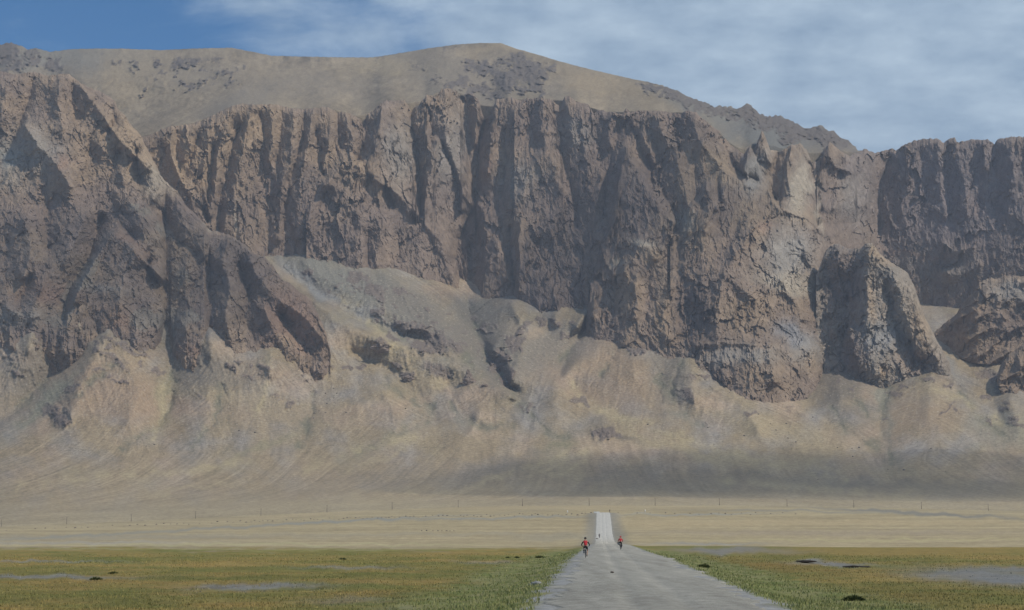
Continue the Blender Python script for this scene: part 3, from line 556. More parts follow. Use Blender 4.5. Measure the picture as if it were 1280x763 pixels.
    col = blobs(col, px, py, [(430,352,120,22,25,(.20,.19,.16),.9),(500,375,70,26,35,(.20,.187,.155),.8),(600,405,30,34,60,(.185,.175,.15),.95),(625,455,22,34,-30,(.17,.162,.14),.9),(690,430,60,22,-25,(.215,.195,.16),.7),(835,460,26,40,10,(.20,.185,.15),.6),(440,385,60,7,27,(0.235,0.23,0.22),.85),(380,350,50,8,40,(0.235,0.23,0.22),.85),(520,385,60,22,35,SG,.7),(600,420,40,40,60,SG,.8),(630,470,20,20,50,SG*.9,.8),(700,440,60,30,-30,SG*1.05,.5),(430,400,22,5,35,Yl,.3),
        (455,440,50,10,30,Yl*.8,.2),(780,430,14,26,10,SG*.95,.5),(835,470,16,50,10,SG*.95,.7),(860,430,30,14,0,SG*.95,.5),(770,470,60,40,30,RR*1.08,.6),(720,490,60,14,20,RR*1.1,.5),(850,560,100,9,14,Yl*.85,.8),(700,555,22,6,-20,C_OLI,.9),(745,530,22,8,25,SG*.85,.6),(770,545,30,5,10,SG*.7,.6),
        (760,520,90,5,27,Yl*.8,.6),(1050,480,40,30,0,SG*.85,.8),(1100,460,30,22,20,SG*.9,.8),(1105,510,8,40,-5,(0.22,0.22,0.17),.8),(960,470,40,14,10,SG*.9,.5),(980,540,90,18,14,Yl*.9,.55),(1150,520,70,24,0,RR,.45),(1200,425,40,12,20,SG*1.05,.8),(1175,450,40,8,35,(0.235,0.23,0.22),.6),
        (1250,540,50,24,0,(0.25,0.25,0.19),.5),(100,480,60,36,-30,RR,.75),(160,500,60,36,20,RR*1.05,.7),(40,470,40,40,-50,SG,.8),(0,520,30,26,-40,SG*.95,.6),(60,500,60,7,-42,(0.22,0.225,0.16),.6),(245,455,40,30,0,SG*.95,.7),(270,470,60,14,0,SG,.5),(205,500,9,34,10,(0.24,0.23,0.13),.4),
        (300,500,50,12,10,C_SCR*1.15,.6),(350,520,60,30,0,SG*1.05,.3),(330,560,60,4,-25,C_OLI*1.1,.6),(240,610,70,3,-8,Yl*.9,.6),(500,545,60,14,-14,C_SCR*1.05,.6),(480,570,60,4,-22,Yl*.9,.5),(620,590,60,12,-20,SG,.5),(960,575,200,6,6,Yl*.85,.5),(1000,600,220,5,4,SG*.8,.3),(820,600,180,14,2,SG*.8,.45),
        (1150,610,200,8,3,SG*.85,.4),(690,585,30,4,-25,Yl*.9,.7),(600,605,40,4,-20,Yl*.9,.6),(720,595,14,4,-40,Yl*.85,.6),(470,625,120,4,-4,Yl*1.0,.6),(250,635,160,4,-3,SG*1.1,.3),(480,600,200,12,-6,SG*1.05,.35)], 8, 9)
    br = np.clip(.6 + fbm(px / 20, py / 20, 3, 313), 0, 1)
    w = (np.clip(dk * 1.6, 0, 1) * br * .7)[..., None]; col = col * (1 - w) + np.array([.15, .145, .10]) * w
    w = (np.clip(lt * 1.5, 0, 1) * br * .65)[..., None]; col = col * (1 - w) + np.array([.42, .34, .20]) * w
    tp = sst(2900, 2350, D + 120 * fbm(px / 90, py / 5, 4, 304))[..., None] * .8; col = lerp(col, np.array([.36,.30,.19]) * (1 + .12 * hz), tp); tq = sst(3350, 2700, D + 160 * fbm(px / 90, py / 8, 4, 305))[..., None] * .45; col = lerp(col, np.array([.335,.275,.18]) * (1 + .12 * hz), tq)
    w = (rock * .8)[..., None]; col = col * (1 - w) + lerp(C_PUR, C_DRK, .25) * w
    w = (tuft * .8)[..., None]; col = col * (1 - w) + C_OLI * .55 * w
    w = (peb * .7)[..., None]; col = col * (1 - w) + np.array([.42, .37, .29]) * w
    emit_sheet('mountain_scree_slopes', px, py, D, col, rock, back=0)

    # ---------- the near left spur
    xs = xs_arr(-420, 420, 1.0)
    yt = spur_top(xs) + 1.5 * fbm(xs / 5.0, 0 * xs, 3, 101)
    yb = np.maximum(curve([(-420,480),(0,470),(60,475),(110,470),(140,440),(200,490),(260,500),(420,500)], xs), yt + 6)
    nr = 400
    v = np.linspace(0, 1, nr)[:, None]
    px = xs[None, :] + 0 * v; py = lerp(yb[None], yt[None], v)
    D = spurD(xs, px, py)
    dd = py - yt[None]
    D += (50 + 110 * sst(150, 200, px)) * np.exp(-dd / (5 + 9 * sst(150, 240, px)))
    col, scr = spur_col(px, py)
    emit_sheet('mountain_spur', px, py, D, col, 1 - scr * .8, back=420)
    for i, (top, bot, d0, kk) in enumerate(SPUR_TIERS):
        xs2 = np.arange(top[0][0], top[-1][0] + .1, 1.0 if top[0][0] > -100 else 1.25)
        yt2 = curve(top, xs2) + 3.0 * fbm(xs2 / 8.0, 0 * xs2, 4, 420 + i, .65)
        yb2 = np.maximum(curve(bot, xs2), yt2 + 3)
        nr = int(np.max(yb2 - yt2) / 1.0) + 4; v2 = np.linspace(0, 1, nr)[:, None]
        px2 = xs2[None] + 0 * v2; py2 = lerp(yb2[None], yt2[None], v2); dd = py2 - yt2[None]
        ft = sst(1, 12, np.minimum(xs2 - xs2[0], xs2[-1] - xs2))[None]
        D2 = spurD(xs2, px2, py2) - (d0 * ft + kk * np.minimum(dd, 90)) * (1 - .8 * np.exp(-dd / 14.0)) * sst(500, 430, py2) + 8 * np.exp(-dd / 3.0)
        c2, sc2 = spur_col(px2, py2)
        emit_sheet('mountain_spur', px2, py2, D2, c2, 1 - sc2 * .8, back=200)

    # ---------- the buttress right of centre
    xs = np.arange(1020, 1200.5, .8)
    yt = curve([(1020,345),(1028,325),(1033,312),(1040,306),(1050,305),(1058,311),(1066,311),(1078,310),(1083,304),(1090,303),(1096,312),(1100,318),(1107,323),(1112,327),(1120,332),(1128,337),(1135,342),(1142,356),(1150,380),(1156,396),(1165,414),(1175,432),(1188,457),(1200,476)], xs) + 1.1 * fbm(xs / 4, 0 * xs, 3, 111)
    yb = np.maximum(curve([(1020,470),(1060,480),(1120,490),(1200,500)], xs), yt + 5)
    v = np.linspace(0, 1, 250)[:, None]; px = xs[None] + 0 * v; py = lerp(yb[None], yt[None], v)
    D = curve([(1020,4200),(1035,4200),(1060,4165),(1085,4110),(1120,4090),(1160,4080),(1200,4050)], px) + (440 - py) * 1.35
    BL = [L(0,(1030,330),(1034,380),(1045,420)), L(48,(1083,345),(1085,375),(1083,400),(1086,440),(1096,468)), L(-20,(1062,350),(1060,380),(1062,405)), L(50,(1045,312),(1050,335)), L(10,(1066,318),(1072,340)),
          L(60,(1088,306),(1085,330)), L(40,(1112,335),(1125,360),(1135,400),(1148,440)), L(-15,(1105,360),(1118,400),(1128,430)), L(40,(1140,375),(1152,410),(1172,450)), L(-16,(1138,425),(1140,455)), L(-40,(1060,408),(1052,425),(1050,445)),
          L(50,(1062,410),(1068,440),(1078,462)), L(30,(1100,430),(1112,458)), L(-10,(1150,450),(1158,465))]
    rel = solve(BL, 1010, 1210, 290, 510, .0015)
    D -= samp(rel, 1010, 290, px + 2 * fbm(px / 10, py / 16, 3, 112), py)
    wb = 5 * fbm(px / 12, py / 18, 4, 118)
    D -= 12 * facet((px + wb) / 17, (py + wb) / 30, 113) + 7 * facet((px + .4 * py + wb) / 8, (py + wb) / 15, 114) + 2.8 * facet(px / 4, py / 6, 117) + 3.5 * fbm(px / 6, py / 6, 4, 115, .6)
    dd = py - yt[None]
    D += 130 * np.exp(-dd / 9.0) * sst(1095, 1130, px) + 40 * np.exp(-dd / 4.0)
    col = lerp(C_GRY, C_TAN, .35) + 0 * px[..., None]
    col = col * (1 + .13 * fbm(px / 12, py / 24, 4, 116)[..., None])
    col = blobs(col, px, py, [(1055,350,24,50,0,C_PUR*1.0,.85),(1066,440,16,30,0,C_PUR,.8),(1100,322,26,8,30,C_TAN,.7),(1110,340,16,14,0,C_GRY*.8,.5),(1150,410,14,36,-20,C_TAN*1.05,.6),(1100,420,22,20,0,(0.28,0.285,0.29),.6),(1103,463,7,9,0,C_TAN*1.35,.8),(1145,450,26,16,20,C_RED*1.0,.4),(1090,380,6,30,0,C_TAN*1.15,.5)], 12, 5)
    emit_sheet('mountain_buttress', px, py, D, col, np.ones_like(px), back=420)

    # ---------- outcrops at the right edge
    for nm, top, bot, d0, sd in (('mountain_outcrop', [(1165,418),(1180,405),(1196,392),(1204,378),(1215,368),(1224,354),(1236,347),(1247,349),(1256,344),(1266,345),(1280,346),(1320,335),(1420,320),(1560,350),(1700,420)],
                                   [(1165,422),(1180,425),(1200,442),(1215,448),(1240,450),(1280,455),(1420,450),(1700,470)], 4190, 121),
                                  ('mountain_outcrop', [(1246,470),(1250,458),(1256,450),(1262,442),(1272,436),(1282,428),(1300,418),(1380,400),(1480,430),(1700,500)],
                                   [(1246,474),(1252,488),(1262,494),(1285,500),(1380,500),(1700,520)], 3985, 131)):
        xs = np.concatenate([np.arange(top[0][0], 1292, .8), np.arange(1292, 1700, 5)])
        yt = curve(top, xs) + 1.3 * fbm(xs / 4, 0 * xs, 3, sd); yb = np.maximum(curve(bot, xs) + 6, yt + 2)
        v = np.linspace(0, 1, 130)[:, None]; px = xs[None] + 0 * v; py = lerp(yb[None], yt[None], v)
        D = d0 - (px - 1230) * .9 + (430 - py) * 1.9 + 170 * np.clip((1222 - px) / 50, 0, 1)
        D -= 22 * (rid((px + .5 * py) / 30, py / 34, 2, sd + 1) - .8) + 9 * facet(px / 14, py / 18, sd + 2) + 5 * facet(px / 6, py / 7, sd + 4) + 3.5 * fbm(px / 6, py / 6, 4, sd + 3, .6)
        D += 60 * np.exp(-(py - yt[None]) / 7.0)
        col = lerp(C_PUR, C_TAN, .55) + 0 * px[..., None]; col = col * (1 + .15 * fbm(px / 12, py / 14, 4, sd + 4)[..., None])
        col = blobs(col, px, py, [(1262,365,30,14,0,C_GRY*1.05,.7),(1225,420,30,8,-25,C_TAN*1.1,.6),(1262,405,30,20,0,C_PUR,.6)], sd, 6)
        emit_sheet(nm, px, py, D, col, np.ones_like(px), back=380)

def L0rel(px, py):
    rel = solve([L(60,(40,65),(100,85),(150,130)), L(-40,(130,62),(165,100),(180,160)), L(30,(220,70),(250,100),(230,140)), L(-40,(300,70),(310,110),(270,140)),
        L(40,(380,75),(400,110),(420,130)), L(-60,(440,78),(450,110),(452,150)), L(60,(560,60),(540,90),(520,120)), L(-40,(600,70),(612,95),(608,140)), L(50,(645,65),(650,80),(640,100)), L(-30,(655,95),(640,115)),
        L(70,(700,80),(690,105),(670,120)), L(40,(780,98),(800,125)), L(50,(850,116),(870,135)), L(-30,(880,150),(920,180)), L(30,(985,155),(960,190)), L(30,(30,60),(45,85)), L(-30,(20,70),(10,90)), L(-30,(55,70),(70,88))], -420, 1700, 40, 260)
    return samp(smooth_y(rel, 60), -420, 40, px, py)

def emit_sheet(name, px, py, D, col, rock, back):
    X, Y, Z = P(px, py, D)
    if back:
        # the far side: falls away behind the crest down to a buried foot
        n = 8
        t = (np.arange(1, n + 1) / n)[:, None] ** 1.3
        X2 = X[-1][None] * (1 + 0 * t) ; Y2 = Y[-1][None] + t * back
        Z2 = np.maximum(Z[-1][None] - t * back * 1.1, np.minimum(Z[-1][None] - 5, 150))
        X = np.vstack([X, X2]); Y = np.vstack([Y, Y2]); Z = np.vstack([Z, Z2])
        col = np.concatenate([col, np.repeat(col[-1:], n, 0)], 0); rock = np.vstack([rock, np.repeat(rock[-1:], n, 0)])
    o = grid_mesh(name, X, Y, Z, M_SCREE if 'slopes' in name or 'summit' in name else M_MTN, np.clip(col, 0.02, .8), np.clip(rock, 0, 1))
    if 'summit' not in name and 'slopes' not in name: o.data.polygons.foreach_set('use_smooth', np.zeros(len(o.data.polygons), bool))
    return o
build_mountain()
# ================================================================== THE PLAIN, THE MEADOW, THE TRACK
KD = [727, 995, 1600, 2300]
KX = np.array([-1400,-420,-160, 0, 165, 330, 470, 600, 750, 900, 1100, 1280, 1700, 2700], float)
KY = {727: [677,676.5,676,675.2,675,674.6,674.2,674,674.4,674,674,673.5,673,673],
      995: [672,672,671,669.5,666,658,652,646,641.3,641.6,644,646.5,652,660],
      1600:[676,674,668,662.5,657.5,651,643,639,637,637,640.5,645,652,662],
      2300:[676,672,668,658.5,652,644,637.5,633,632,631.5,635,639.5,648,660]}
def zy(y, D): # height whose picture row is y (approximately exact)
    b = (381.5 - y) / FPX
    return EYE + D * (ST + b * CT) / (CT - b * ST)
NEARZ = [(0,-.6),(330,-.6),(404,-.62),(480,-1.4),(560,-1.9),(640,-1.6)]
def road_z(D):
    zt = zy(sint(755, KX, KY[995]), 995) + .35
    return curve([(-50,0),(340,0),(404,-.02),(440,-.35),(480,-.9),(560,-1.4),(640,-1.1),(727,-.1),(760,.8),(960,zt-.9),(995,zt),(1010,zt+.05),(1030,zt-.6),(3000,zt-.6)], D)
def road_x(D): return 0.0456 * D + 1.8
def half_w(D): return curve([(0,3.4),(60,3.35),(175,3.9),(260,3.6),(400,3.5),(1000,3.3)], D)
def field_z(px, D):
    zs = [np.full_like(px, z) for d, z in NEARZ]; ds = [d for d, z in NEARZ]
    for d in KD: ds.append(d); zs.append(zy(sint(px, KX, KY[d]), d))
    ds.append(2420); zs.append(zs[-1] - 6)
    ds = np.array(ds, float); out = np.empty(np.broadcast(px, D).shape)
    D = D + 0 * px
    out[:] = zs[0]
    for k in range(len(ds) - 1):
        m = (D >= ds[k]) & (D <= ds[k + 1]); t = np.clip((D - ds[k]) / (ds[k + 1] - ds[k]), 0, 1)
        out = np.where(m, lerp(zs[k], zs[k + 1], t), out)
    return out
def ground_z(px, D):
    """px here is the bearing column: X = (px-640)/FPX*D"""
    X = (px - 640) / FPX * D
    z = field_z(px, D)
    near = sst(420, 330, D)
    z = z + near * (.10 * fbm(X / 9, D / 9, 4, 201) + .05 * fbm(X / 1.3, D / 2.2, 3, 202)) + (1 - near) * .35 * fbm(X / 60, D / 60, 3, 203)
    z = z - near * .18 * sst(.15, .5, fbm(X / 22, D / 30, 3, 204))
    u = np.abs(X - road_x(D)) - half_w(D); rz = road_z(D)
    e = sst(-.2, curve([(0,4.5),(400,4.5),(500,7),(1000,8)], D), u)
    w = np.where(D > 1003, sst(1060, 1003, D), 1.0) * 1.0
    zz = lerp(rz - .06, z, e)
    return np.where(D < 1060, lerp(z, zz, w), z)

GREEN = np.array([.165,.158,.052]); ORANGE = np.array([.30,.215,.078]); OLIVE = np.array([.235,.195,.068]); PLAIN = np.array([.37,.305,.19]); PAN = np.array([.30,.295,.28])
def meadow_mix(px, py, X, D):
    """colour of the ground by place"""
    a = fbm(X / 14, D / 22, 4, 211); b = fbm(px / 160, py / 5.5, 4, 212); c = fbm(X / 3, D / 5, 3, 213)
    t = np.clip(.5 + .55 * a + .55 * b + .25 * c, 0, 1)[..., None]
    col = lerp(GREEN * 1.1, OLIVE, np.clip(t * 2, 0, 1)); col = lerp(col, ORANGE, np.clip(t * 2 - 1, 0, 1))
    far = sst(735, 690, py)[..., None]
    col = col * lerp(1, 1.12, far)
    R = px > 800
    bl = [(60,721,110,2.2,0,PAN*.8,.8),(330,733,75,3.2,-1,PAN*.85,.8),(280,736,30,3,0,PAN*.75,.7),(440,710,60,2,0,PAN*.9,.5),(620,703,50,2,0,PAN*.9,.4),(440,750,60,5,0,PAN*.8,.3),(520,762,40,4,0,PAN*.8,.5),(270,722,120,2.4,0,GREEN*1.0,.7),(560,742,120,3,-1,GREEN*.8,.6),(150,706,220,2,0,ORANGE*1.2,.6),(200,748,200,4,0,OLIVE*.9,.4),(170,755,60,5,0,GREEN*.9,.5),
          (60,702,90,1.2,0,PAN*.9,.6),(300,686.5,420,1.2,0,(.34,.32,.13),.45),(600,690,120,2,0,ORANGE*1.1,.5),(350,695,200,2,0,OLIVE*1.1,.5),
          (905,688,60,4.5,0,PAN*.8,.9),(960,690,60,3,0,PAN*.85,.5),(1035,705,48,2.4,2,PAN*.85,.9),(1010,701,16,2,0,PAN*.9,.9),(1240,722,90,9,4,PAN*.78,1),(1180,720,50,5,0,PAN*.8,.8),(1290,712,90,4,0,PAN*.8,.8),(950,708,110,6,3,ORANGE*.8,.7),(1130,690,180,7,0,ORANGE*1.05,.75),(990,696,60,3,0,GREEN*1.1,.6),(1100,700,60,3,0,GREEN*1.15,.5),(1060,726,120,4,-2,ORANGE*1.15,.6),(1150,745,120,8,0,OLIVE*.85,.5),(1000,745,80,8,10,ORANGE*.95,.4),(870,684,40,2,0,GREEN*1.4,.5)]
    col = blobs(col, px, py, bl, 21, 3.0)
    return col
def ground_col(px, py, X, D):
    m = meadow_mix(px, py, X, D)
    edge = np.where(px < 760, 300, 400) + 50 * fbm(px / 120, D / 60, 3, 214)
    w = sst(0, 1, np.clip((D - edge + 60 * fbm(px / 25, D / 25, 4, 219)) / 140, 0, 1))[..., None]
    band = fbm(px / 150, py / 2.2, 4, 215)[..., None]; fi = fbm(px / 18, py / 1.6, 3, 216)[..., None]
    p = PLAIN * (1 + .16 * band + .08 * fi)
    p = blobs(p, px, py, [(150,671,260,3.2,0,(.30,.27,.21),.6),(200,664,300,1.6,-3,(.27,.26,.22),.7),(560,668,260,2,0,(.34,.30,.22),.5),(330,681,300,1.5,0,(.42,.38,.22),.6),(100,678,160,2,0,(.33,.32,.29),.5),(1050,666,260,3,0,(.34,.28,.20),.7),(1060,654,300,3.5,0,C_YEL*1.02,.7),(830,655,60,7,0,C_YEL*1.0,.6),(1150,642,140,2.2,3,(.22,.21,.18),.85),(1000,640,120,1.4,1,(.25,.24,.20),.6),(620,648,130,1.4,-1,(.27,.27,.24),.7),(450,651,120,1.2,-3,(.27,.27,.24),.7),(860,643,100,1.2,0,(.30,.30,.27),.6),
                          (700,672,60,4,0,(.30,.27,.2),.6),(650,634,200,3,0,C_YEL*.98,.5),(430,640,160,3,-4,C_YEL*1.02,.6),(880,680,70,1.4,0,(.28,.28,.26),.6),(1100,675,220,1.5,0,(.46,.40,.22),.5)], 23, 2.5)
    col = m * (1 - w) + p * w
    u = np.abs(X - road_x(D)) - half_w(D)
    nz = 1.3 * fbm(X / 2.2, D / 4, 3, 217)
    gr = (sst(-.1, .7, u + .4 * nz) * sst(8.5, 5.0, u + 1.2 * nz) * sst(350, 300, D))[..., None]
    col = col * (1 - gr) + lerp(np.array([.17,.19,.065]), np.array([.28,.26,.12]), np.clip(.5 + .9 * fbm(X / 1.5, D / 4, 3, 218), 0, 1)[..., None]) * gr
    gv = (sst(1.3, .2, u + .5 * nz) * sst(1060, 1000, D))[..., None]      # gravel spilling off the track
    col = col * (1 - gv) + np.array([.34,.33,.31]) * gv
    sh = (sst(7, 2, u + .5 * nz) * sst(430, 560, D) * sst(1010, 1000, D))[..., None] * .75
    col = col * (1 - sh) + np.array([.25,.235,.20]) * sh
    return col

def ground_mat(name, s1, s2, s3, vary, bump, ry=1.0):
    m, nt, b = nmat(name, 0.97); b.inputs['Specular IOR Level'].default_value = 0.05
    N = nt.nodes.new; K = nt.links.new
    at = N('ShaderNodeAttribute'); at.attribute_name = 'tint'; g = N('ShaderNodeNewGeometry'); acc = None
    for s in (s1, s2, s3):
        n = N('ShaderNodeTexNoise'); n.inputs['Scale'].default_value = s; n.inputs['Detail'].default_value = 4; n.inputs['Roughness'].default_value = .65
        K(g.outputs['Position'], n.inputs['Vector'])
        if acc is None: acc = n.outputs['Fac']
        else:
            a = N('ShaderNodeMath'); a.operation = 'ADD'; K(acc, a.inputs[0]); K(n.outputs['Fac'], a.inputs[1]); acc = a.outputs[0]
    mr = N('ShaderNodeMapRange'); mr.inputs['From Min'].default_value = 1.05; mr.inputs['From Max'].default_value = 1.95; mr.inputs['To Min'].default_value = 1 - vary; mr.inputs['To Max'].default_value = 1 + vary
    K(acc, mr.inputs['Value'])
    mx = N('ShaderNodeVectorMath'); mx.operation = 'SCALE'; K(at.outputs['Color'], mx.inputs[0]); K(mr.outputs['Result'], mx.inputs['Scale']); K(mx.outputs['Vector'], b.inputs['Base Color'])
    bp = N('ShaderNodeBump'); bp.inputs['Distance'].default_value = bump; bp.inputs['Strength'].default_value = .8; K(acc, bp.inputs['Height']); K(bp.outputs['Normal'], b.inputs['Normal'])
    return m

def Dhit(px, y):
    """distance at which the open ground shows at picture row y"""
    Ds = np.linspace(600, 2290, 800)
    zz = field_z(np.full(800, float(px)), Ds); yy = YZ(Ds, zz)
    i = np.argmax(yy <= y)
    return float(Ds[i]) if yy[i] <= y else 2290.0

def build_ground():
    ys = np.concatenate([np.linspace(1100, 800, 40)[:-1], np.linspace(800, 683.6, 330)])
    D = np.concatenate([2.8 * FPX / (ys - 667), np.geomspace(407, 2400, 420)])
    xs = np.concatenate([np.arange(-1400, -30, 14), np.arange(-30, 1310, 1.8), np.arange(1310, 2700, 14)])
    PXg = xs[None] + 0 * D[:, None]; DD = D[:, None] + 0 * PXg
    Z = ground_z(PXg, DD); X = (PXg - 640) / FPX * DD
    PY = YZ(DD, Z)
    col = ground_col(PXg, PY, X, DD)
    M = ground_mat('ground_soil_and_turf', .35, 1.6, 6.0, .38, .10)
    o = grid_mesh('ground', X, DD, Z, M, np.clip(col, .02, .7), None)
    # deep base sheet out to the horizon in every direction
    bm = bmesh.new()
    vs = [bm.verts.new(c) for c in ((-14000,-14000,-6),(14000,-14000,-6),(14000,14000,-6),(-14000,14000,-6))]; bm.faces.new(vs)
    me = bpy.data.meshes.new('ground_base'); bm.to_mesh(me); bm.free(); me.materials.append(simple('dry_soil', PLAIN, .95, vary=.2, scale=.02))
    o = bpy.data.objects.new('ground_base', me); COL.objects.link(o); o['kind'] = 'structure'
    # the track
    D = np.concatenate([2.2 * FPX / (np.linspace(1100, 800, 40)[:-1] - 667), 2.2 * FPX / (np.linspace(800, 680.5, 300) - 667), np.geomspace(392, 1006, 200)])
    t = np.linspace(-1, 1, 61)
    W = half_w(D)[:, None] + .0
    sgn = np.sign(t)[None]
    ex = .8 * fbm(sgn * 7 + 0 * D[:, None], D[:, None] / 5, 3, 221) + .25 * fbm(sgn * 3 + 0 * D[:, None], D[:, None] / 1.2, 3, 222) + .9 * np.clip(fbm(sgn * 5, D[:, None] / 22, 2, 223), -.3, 1) * (sgn > 0) - .25 * (sgn < 0)
    ex = ex * sst(900, 450, D)[:, None] * .85 + .12 * ex
    U = t[None] * (W + .15 + ex * np.abs(t)[None] ** 2)
    X = road_x(D)[:, None] + U; DD = D[:, None] + 0 * U
    Z = road_z(D)[:, None] + .05 - .10 * np.abs(t)[None] ** 3 + .012 * fbm(X / .8, DD / 2.5, 3, 224) + .025 * fbm(X / 2.5, DD / 14, 2, 225)
    Z = Z - .05 * np.exp(-((np.abs(U) - .85) / .35) ** 2)
    Z[:, 0] -= .12; Z[:, -1] -= .12
    rut = (.5 * np.exp(-((np.abs(U) - .9) / .4) ** 2))[..., None]
    base = np.array([.42,.39,.33]) * (1 + .16 * fbm(X / 1.0, DD / 45, 4, 226)[..., None] + .10 * fbm(X / 2, DD / 14, 5, 227, .65)[..., None])
    base = lerp(base, np.array([.43,.40,.335]), np.clip(fbm(X / 2, DD / 9, 3, 228)[..., None], 0, 1) * .7)
    base = base * (1 + .12 * rut)
    farw = sst(600, 800, DD)[..., None]; base = lerp(base, np.array([.50,.485,.45]), farw * .8)  # far stretch tinted paler: its sunlit brightness is put into the gravel colour
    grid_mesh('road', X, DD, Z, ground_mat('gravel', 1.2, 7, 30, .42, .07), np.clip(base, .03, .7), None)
    # grass blades
    n = 170000
    y = 676 + (rng.random(n) ** .9) * 190; px = rng.random(n) * 1700 - 210
    # clumps
    k = n // 2; idx = rng.integers(0, k, n); y = y[idx] + rng.normal(0, .8, n); px = px[idx] + rng.normal(0, 5, n)
    y = np.maximum(y, 692 + 12 * rng.random(n)); Dg = 2.8 * FPX / (y - 667)
    Xg = (px - 640) / FPX * Dg; u = np.abs(Xg - road_x(Dg)) - half_w(Dg)
    pan = np.zeros(n, bool)
    for (bx, by, rx, ry) in [(60,721,110,2.2),(330,733,75,3.2),(280,736,30,3),(905,688,60,4.5),(1035,705,48,2.4),(1240,722,90,9),(1180,720,50,5),(1290,712,90,4)]:
        pan |= (((px - bx) / rx) ** 2 + ((y - by) / ry) ** 2) < 1.0
    keep = (u > .35 + .6 * rng.random(n)) & (Dg < 330) & ~(pan & (rng.random(n) < .93))
    Dg, Xg, u, px, y = Dg[keep], Xg[keep], u[keep], px[keep], y[keep]; n = len(Dg)
    Zg = ground_z(px, Dg)
    pc = meadow_mix(px, y, Xg, Dg)
    vg = (sst(8.5, 4.5, u + fbm(Xg / 2, Dg / 4, 2, 231)))[..., None]
    g1 = lerp(np.array([.165,.18,.062]), np.array([.29,.26,.12]), rng.random((n, 1)) ** 2)
    pc = pc * (1 - vg) + g1 * vg; pc = pc * (1.15 + .5 * rng.random((n, 1)))
    h = (.04 + .07 * rng.random(n)) * (1 + .35 * vg[:, 0]) * curve([(0,1),(90,1),(300,1.5)], Dg); w = .010 * curve([(0,1.0),(60,1.4),(330,6)], Dg)
    an = rng.random(n) * math.pi; lx = rng.normal(0, .35, n) * h; ly = rng.normal(0, .35, n) * h
    cx, cy = np.cos(an) * w, np.sin(an) * w
    co = np.empty((n, 5, 3))
    co[:, 0] = np.stack([Xg - cx, Dg - cy, Zg - .02], -1); co[:, 1] = np.stack([Xg + cx, Dg + cy, Zg - .02], -1)
    co[:, 2] = np.stack([Xg + cx * .8 + lx * .35, Dg + cy * .8 + ly * .35, Zg + h * .55], -1); co[:, 3] = np.stack([Xg - cx * .8 + lx * .35, Dg - cy * .8 + ly * .35, Zg + h * .55], -1)
    co[:, 4] = np.stack([Xg + lx, Dg + ly, Zg + h], -1)
    b = (np.arange(n) * 5)[:, None]
    li = np.concatenate([b + np.array([[0, 1, 2, 3]]), b + np.array([[3, 2, 4]])], 1).reshape(-1)
    ls = np.stack([np.arange(n) * 7, np.arange(n) * 7 + 4], -1).reshape(-1)
    me = bpy.data.meshes.new('grass'); me.vertices.add(n * 5); me.vertices.foreach_set('co', co.reshape(-1).astype(np.float32))
    me.loops.add(len(li)); me.loops.foreach_set('vertex_index', li.astype(np.int32)); me.polygons.add(n * 2); me.polygons.foreach_set('loop_start', ls.astype(np.int32)); me.update(calc_edges=True)
    at = me.attributes.new('tint', 'FLOAT_COLOR', 'POINT'); c4 = np.repeat(np.concatenate([pc, np.ones((n, 1))], 1), 5, 0); at.data.foreach_set('color', c4.reshape(-1).astype(np.float32))
    m, nt, bb = nmat('grass_blades', .8); a = nt.nodes.new('ShaderNodeAttribute'); a.attribute_name = 'tint'; nt.links.new(a.outputs['Color'], bb.inputs['Base Color']); me.materials.append(m)
    o = bpy.data.objects.new('grass', me); COL.objects.link(o); o['kind'] = 'stuff'; o['label'] = 'short green and straw coloured grass of the meadow and road verges'; o['category'] = 'grass'
build_ground()

# ================================================================== THINGS
def tag(o, label, cat, group=None):
    o['label'] = label; o['category'] = cat
    if group: o['group'] = group
    return o
def mesh_obj(name, bm, mat, parent=None, smooth=True):
    me = bpy.data.meshes.new(name); bm.to_mesh(me); bm.free()
    if smooth:
        for p in me.polygons: p.use_smooth = True
    me.materials.append(mat); o = bpy.data.objects.new(name, me); COL.objects.link(o)
    if parent: o.parent = parent
    return o
def empty(name, loc, rz=0.0):
    o = bpy.data.objects.new(name, None); COL.objects.link(o); o.location = loc; o.rotation_euler = (0, 0, rz); o.empty_display_size = .2
    return o
def gpos(px, D): 
    X = (px - 640) / FPX * D
    return X, D, float(ground_z(np.array([[float(px)]]), np.array([[float(D)]]))[0, 0])
def tube(bm, a, b, r0, r1=None, n=8, cap=True):
    r1 = r0 if r1 is None else r1; a = Vector(a); b = Vector(b); d = (b - a).normalized()
    u = d.orthogonal().normalized(); v = d.cross(u); A = []; B = []
    for i in range(n):
        t = 2 * math.pi * i / n; q = u * math.cos(t) + v * math.sin(t)
        A.append(bm.verts.new(a + q * r0)); B.append(bm.verts.new(b + q * r1))
    for i in range(n): bm.faces.new((A[i], A[(i + 1) % n], B[(i + 1) % n], B[i]))
    if cap: bm.faces.new(A[::-1]); bm.faces.new(B)
def box(bm, c, s, bev=0.0, rot=None):
    r = bmesh.ops.create_cube(bm, size=1)
    for v in r['verts']:
        p = Vector((v.co.x * s[0], v.co.y * s[1], v.co.z * s[2]))
        if rot: p = rot @ p
        v.co = p + Vector(c)
    if bev: bmesh.ops.bevel(bm, geom=list({e for v in r['verts'] for e in v.link_edges}), offset=bev, segments=2, affect='EDGES')
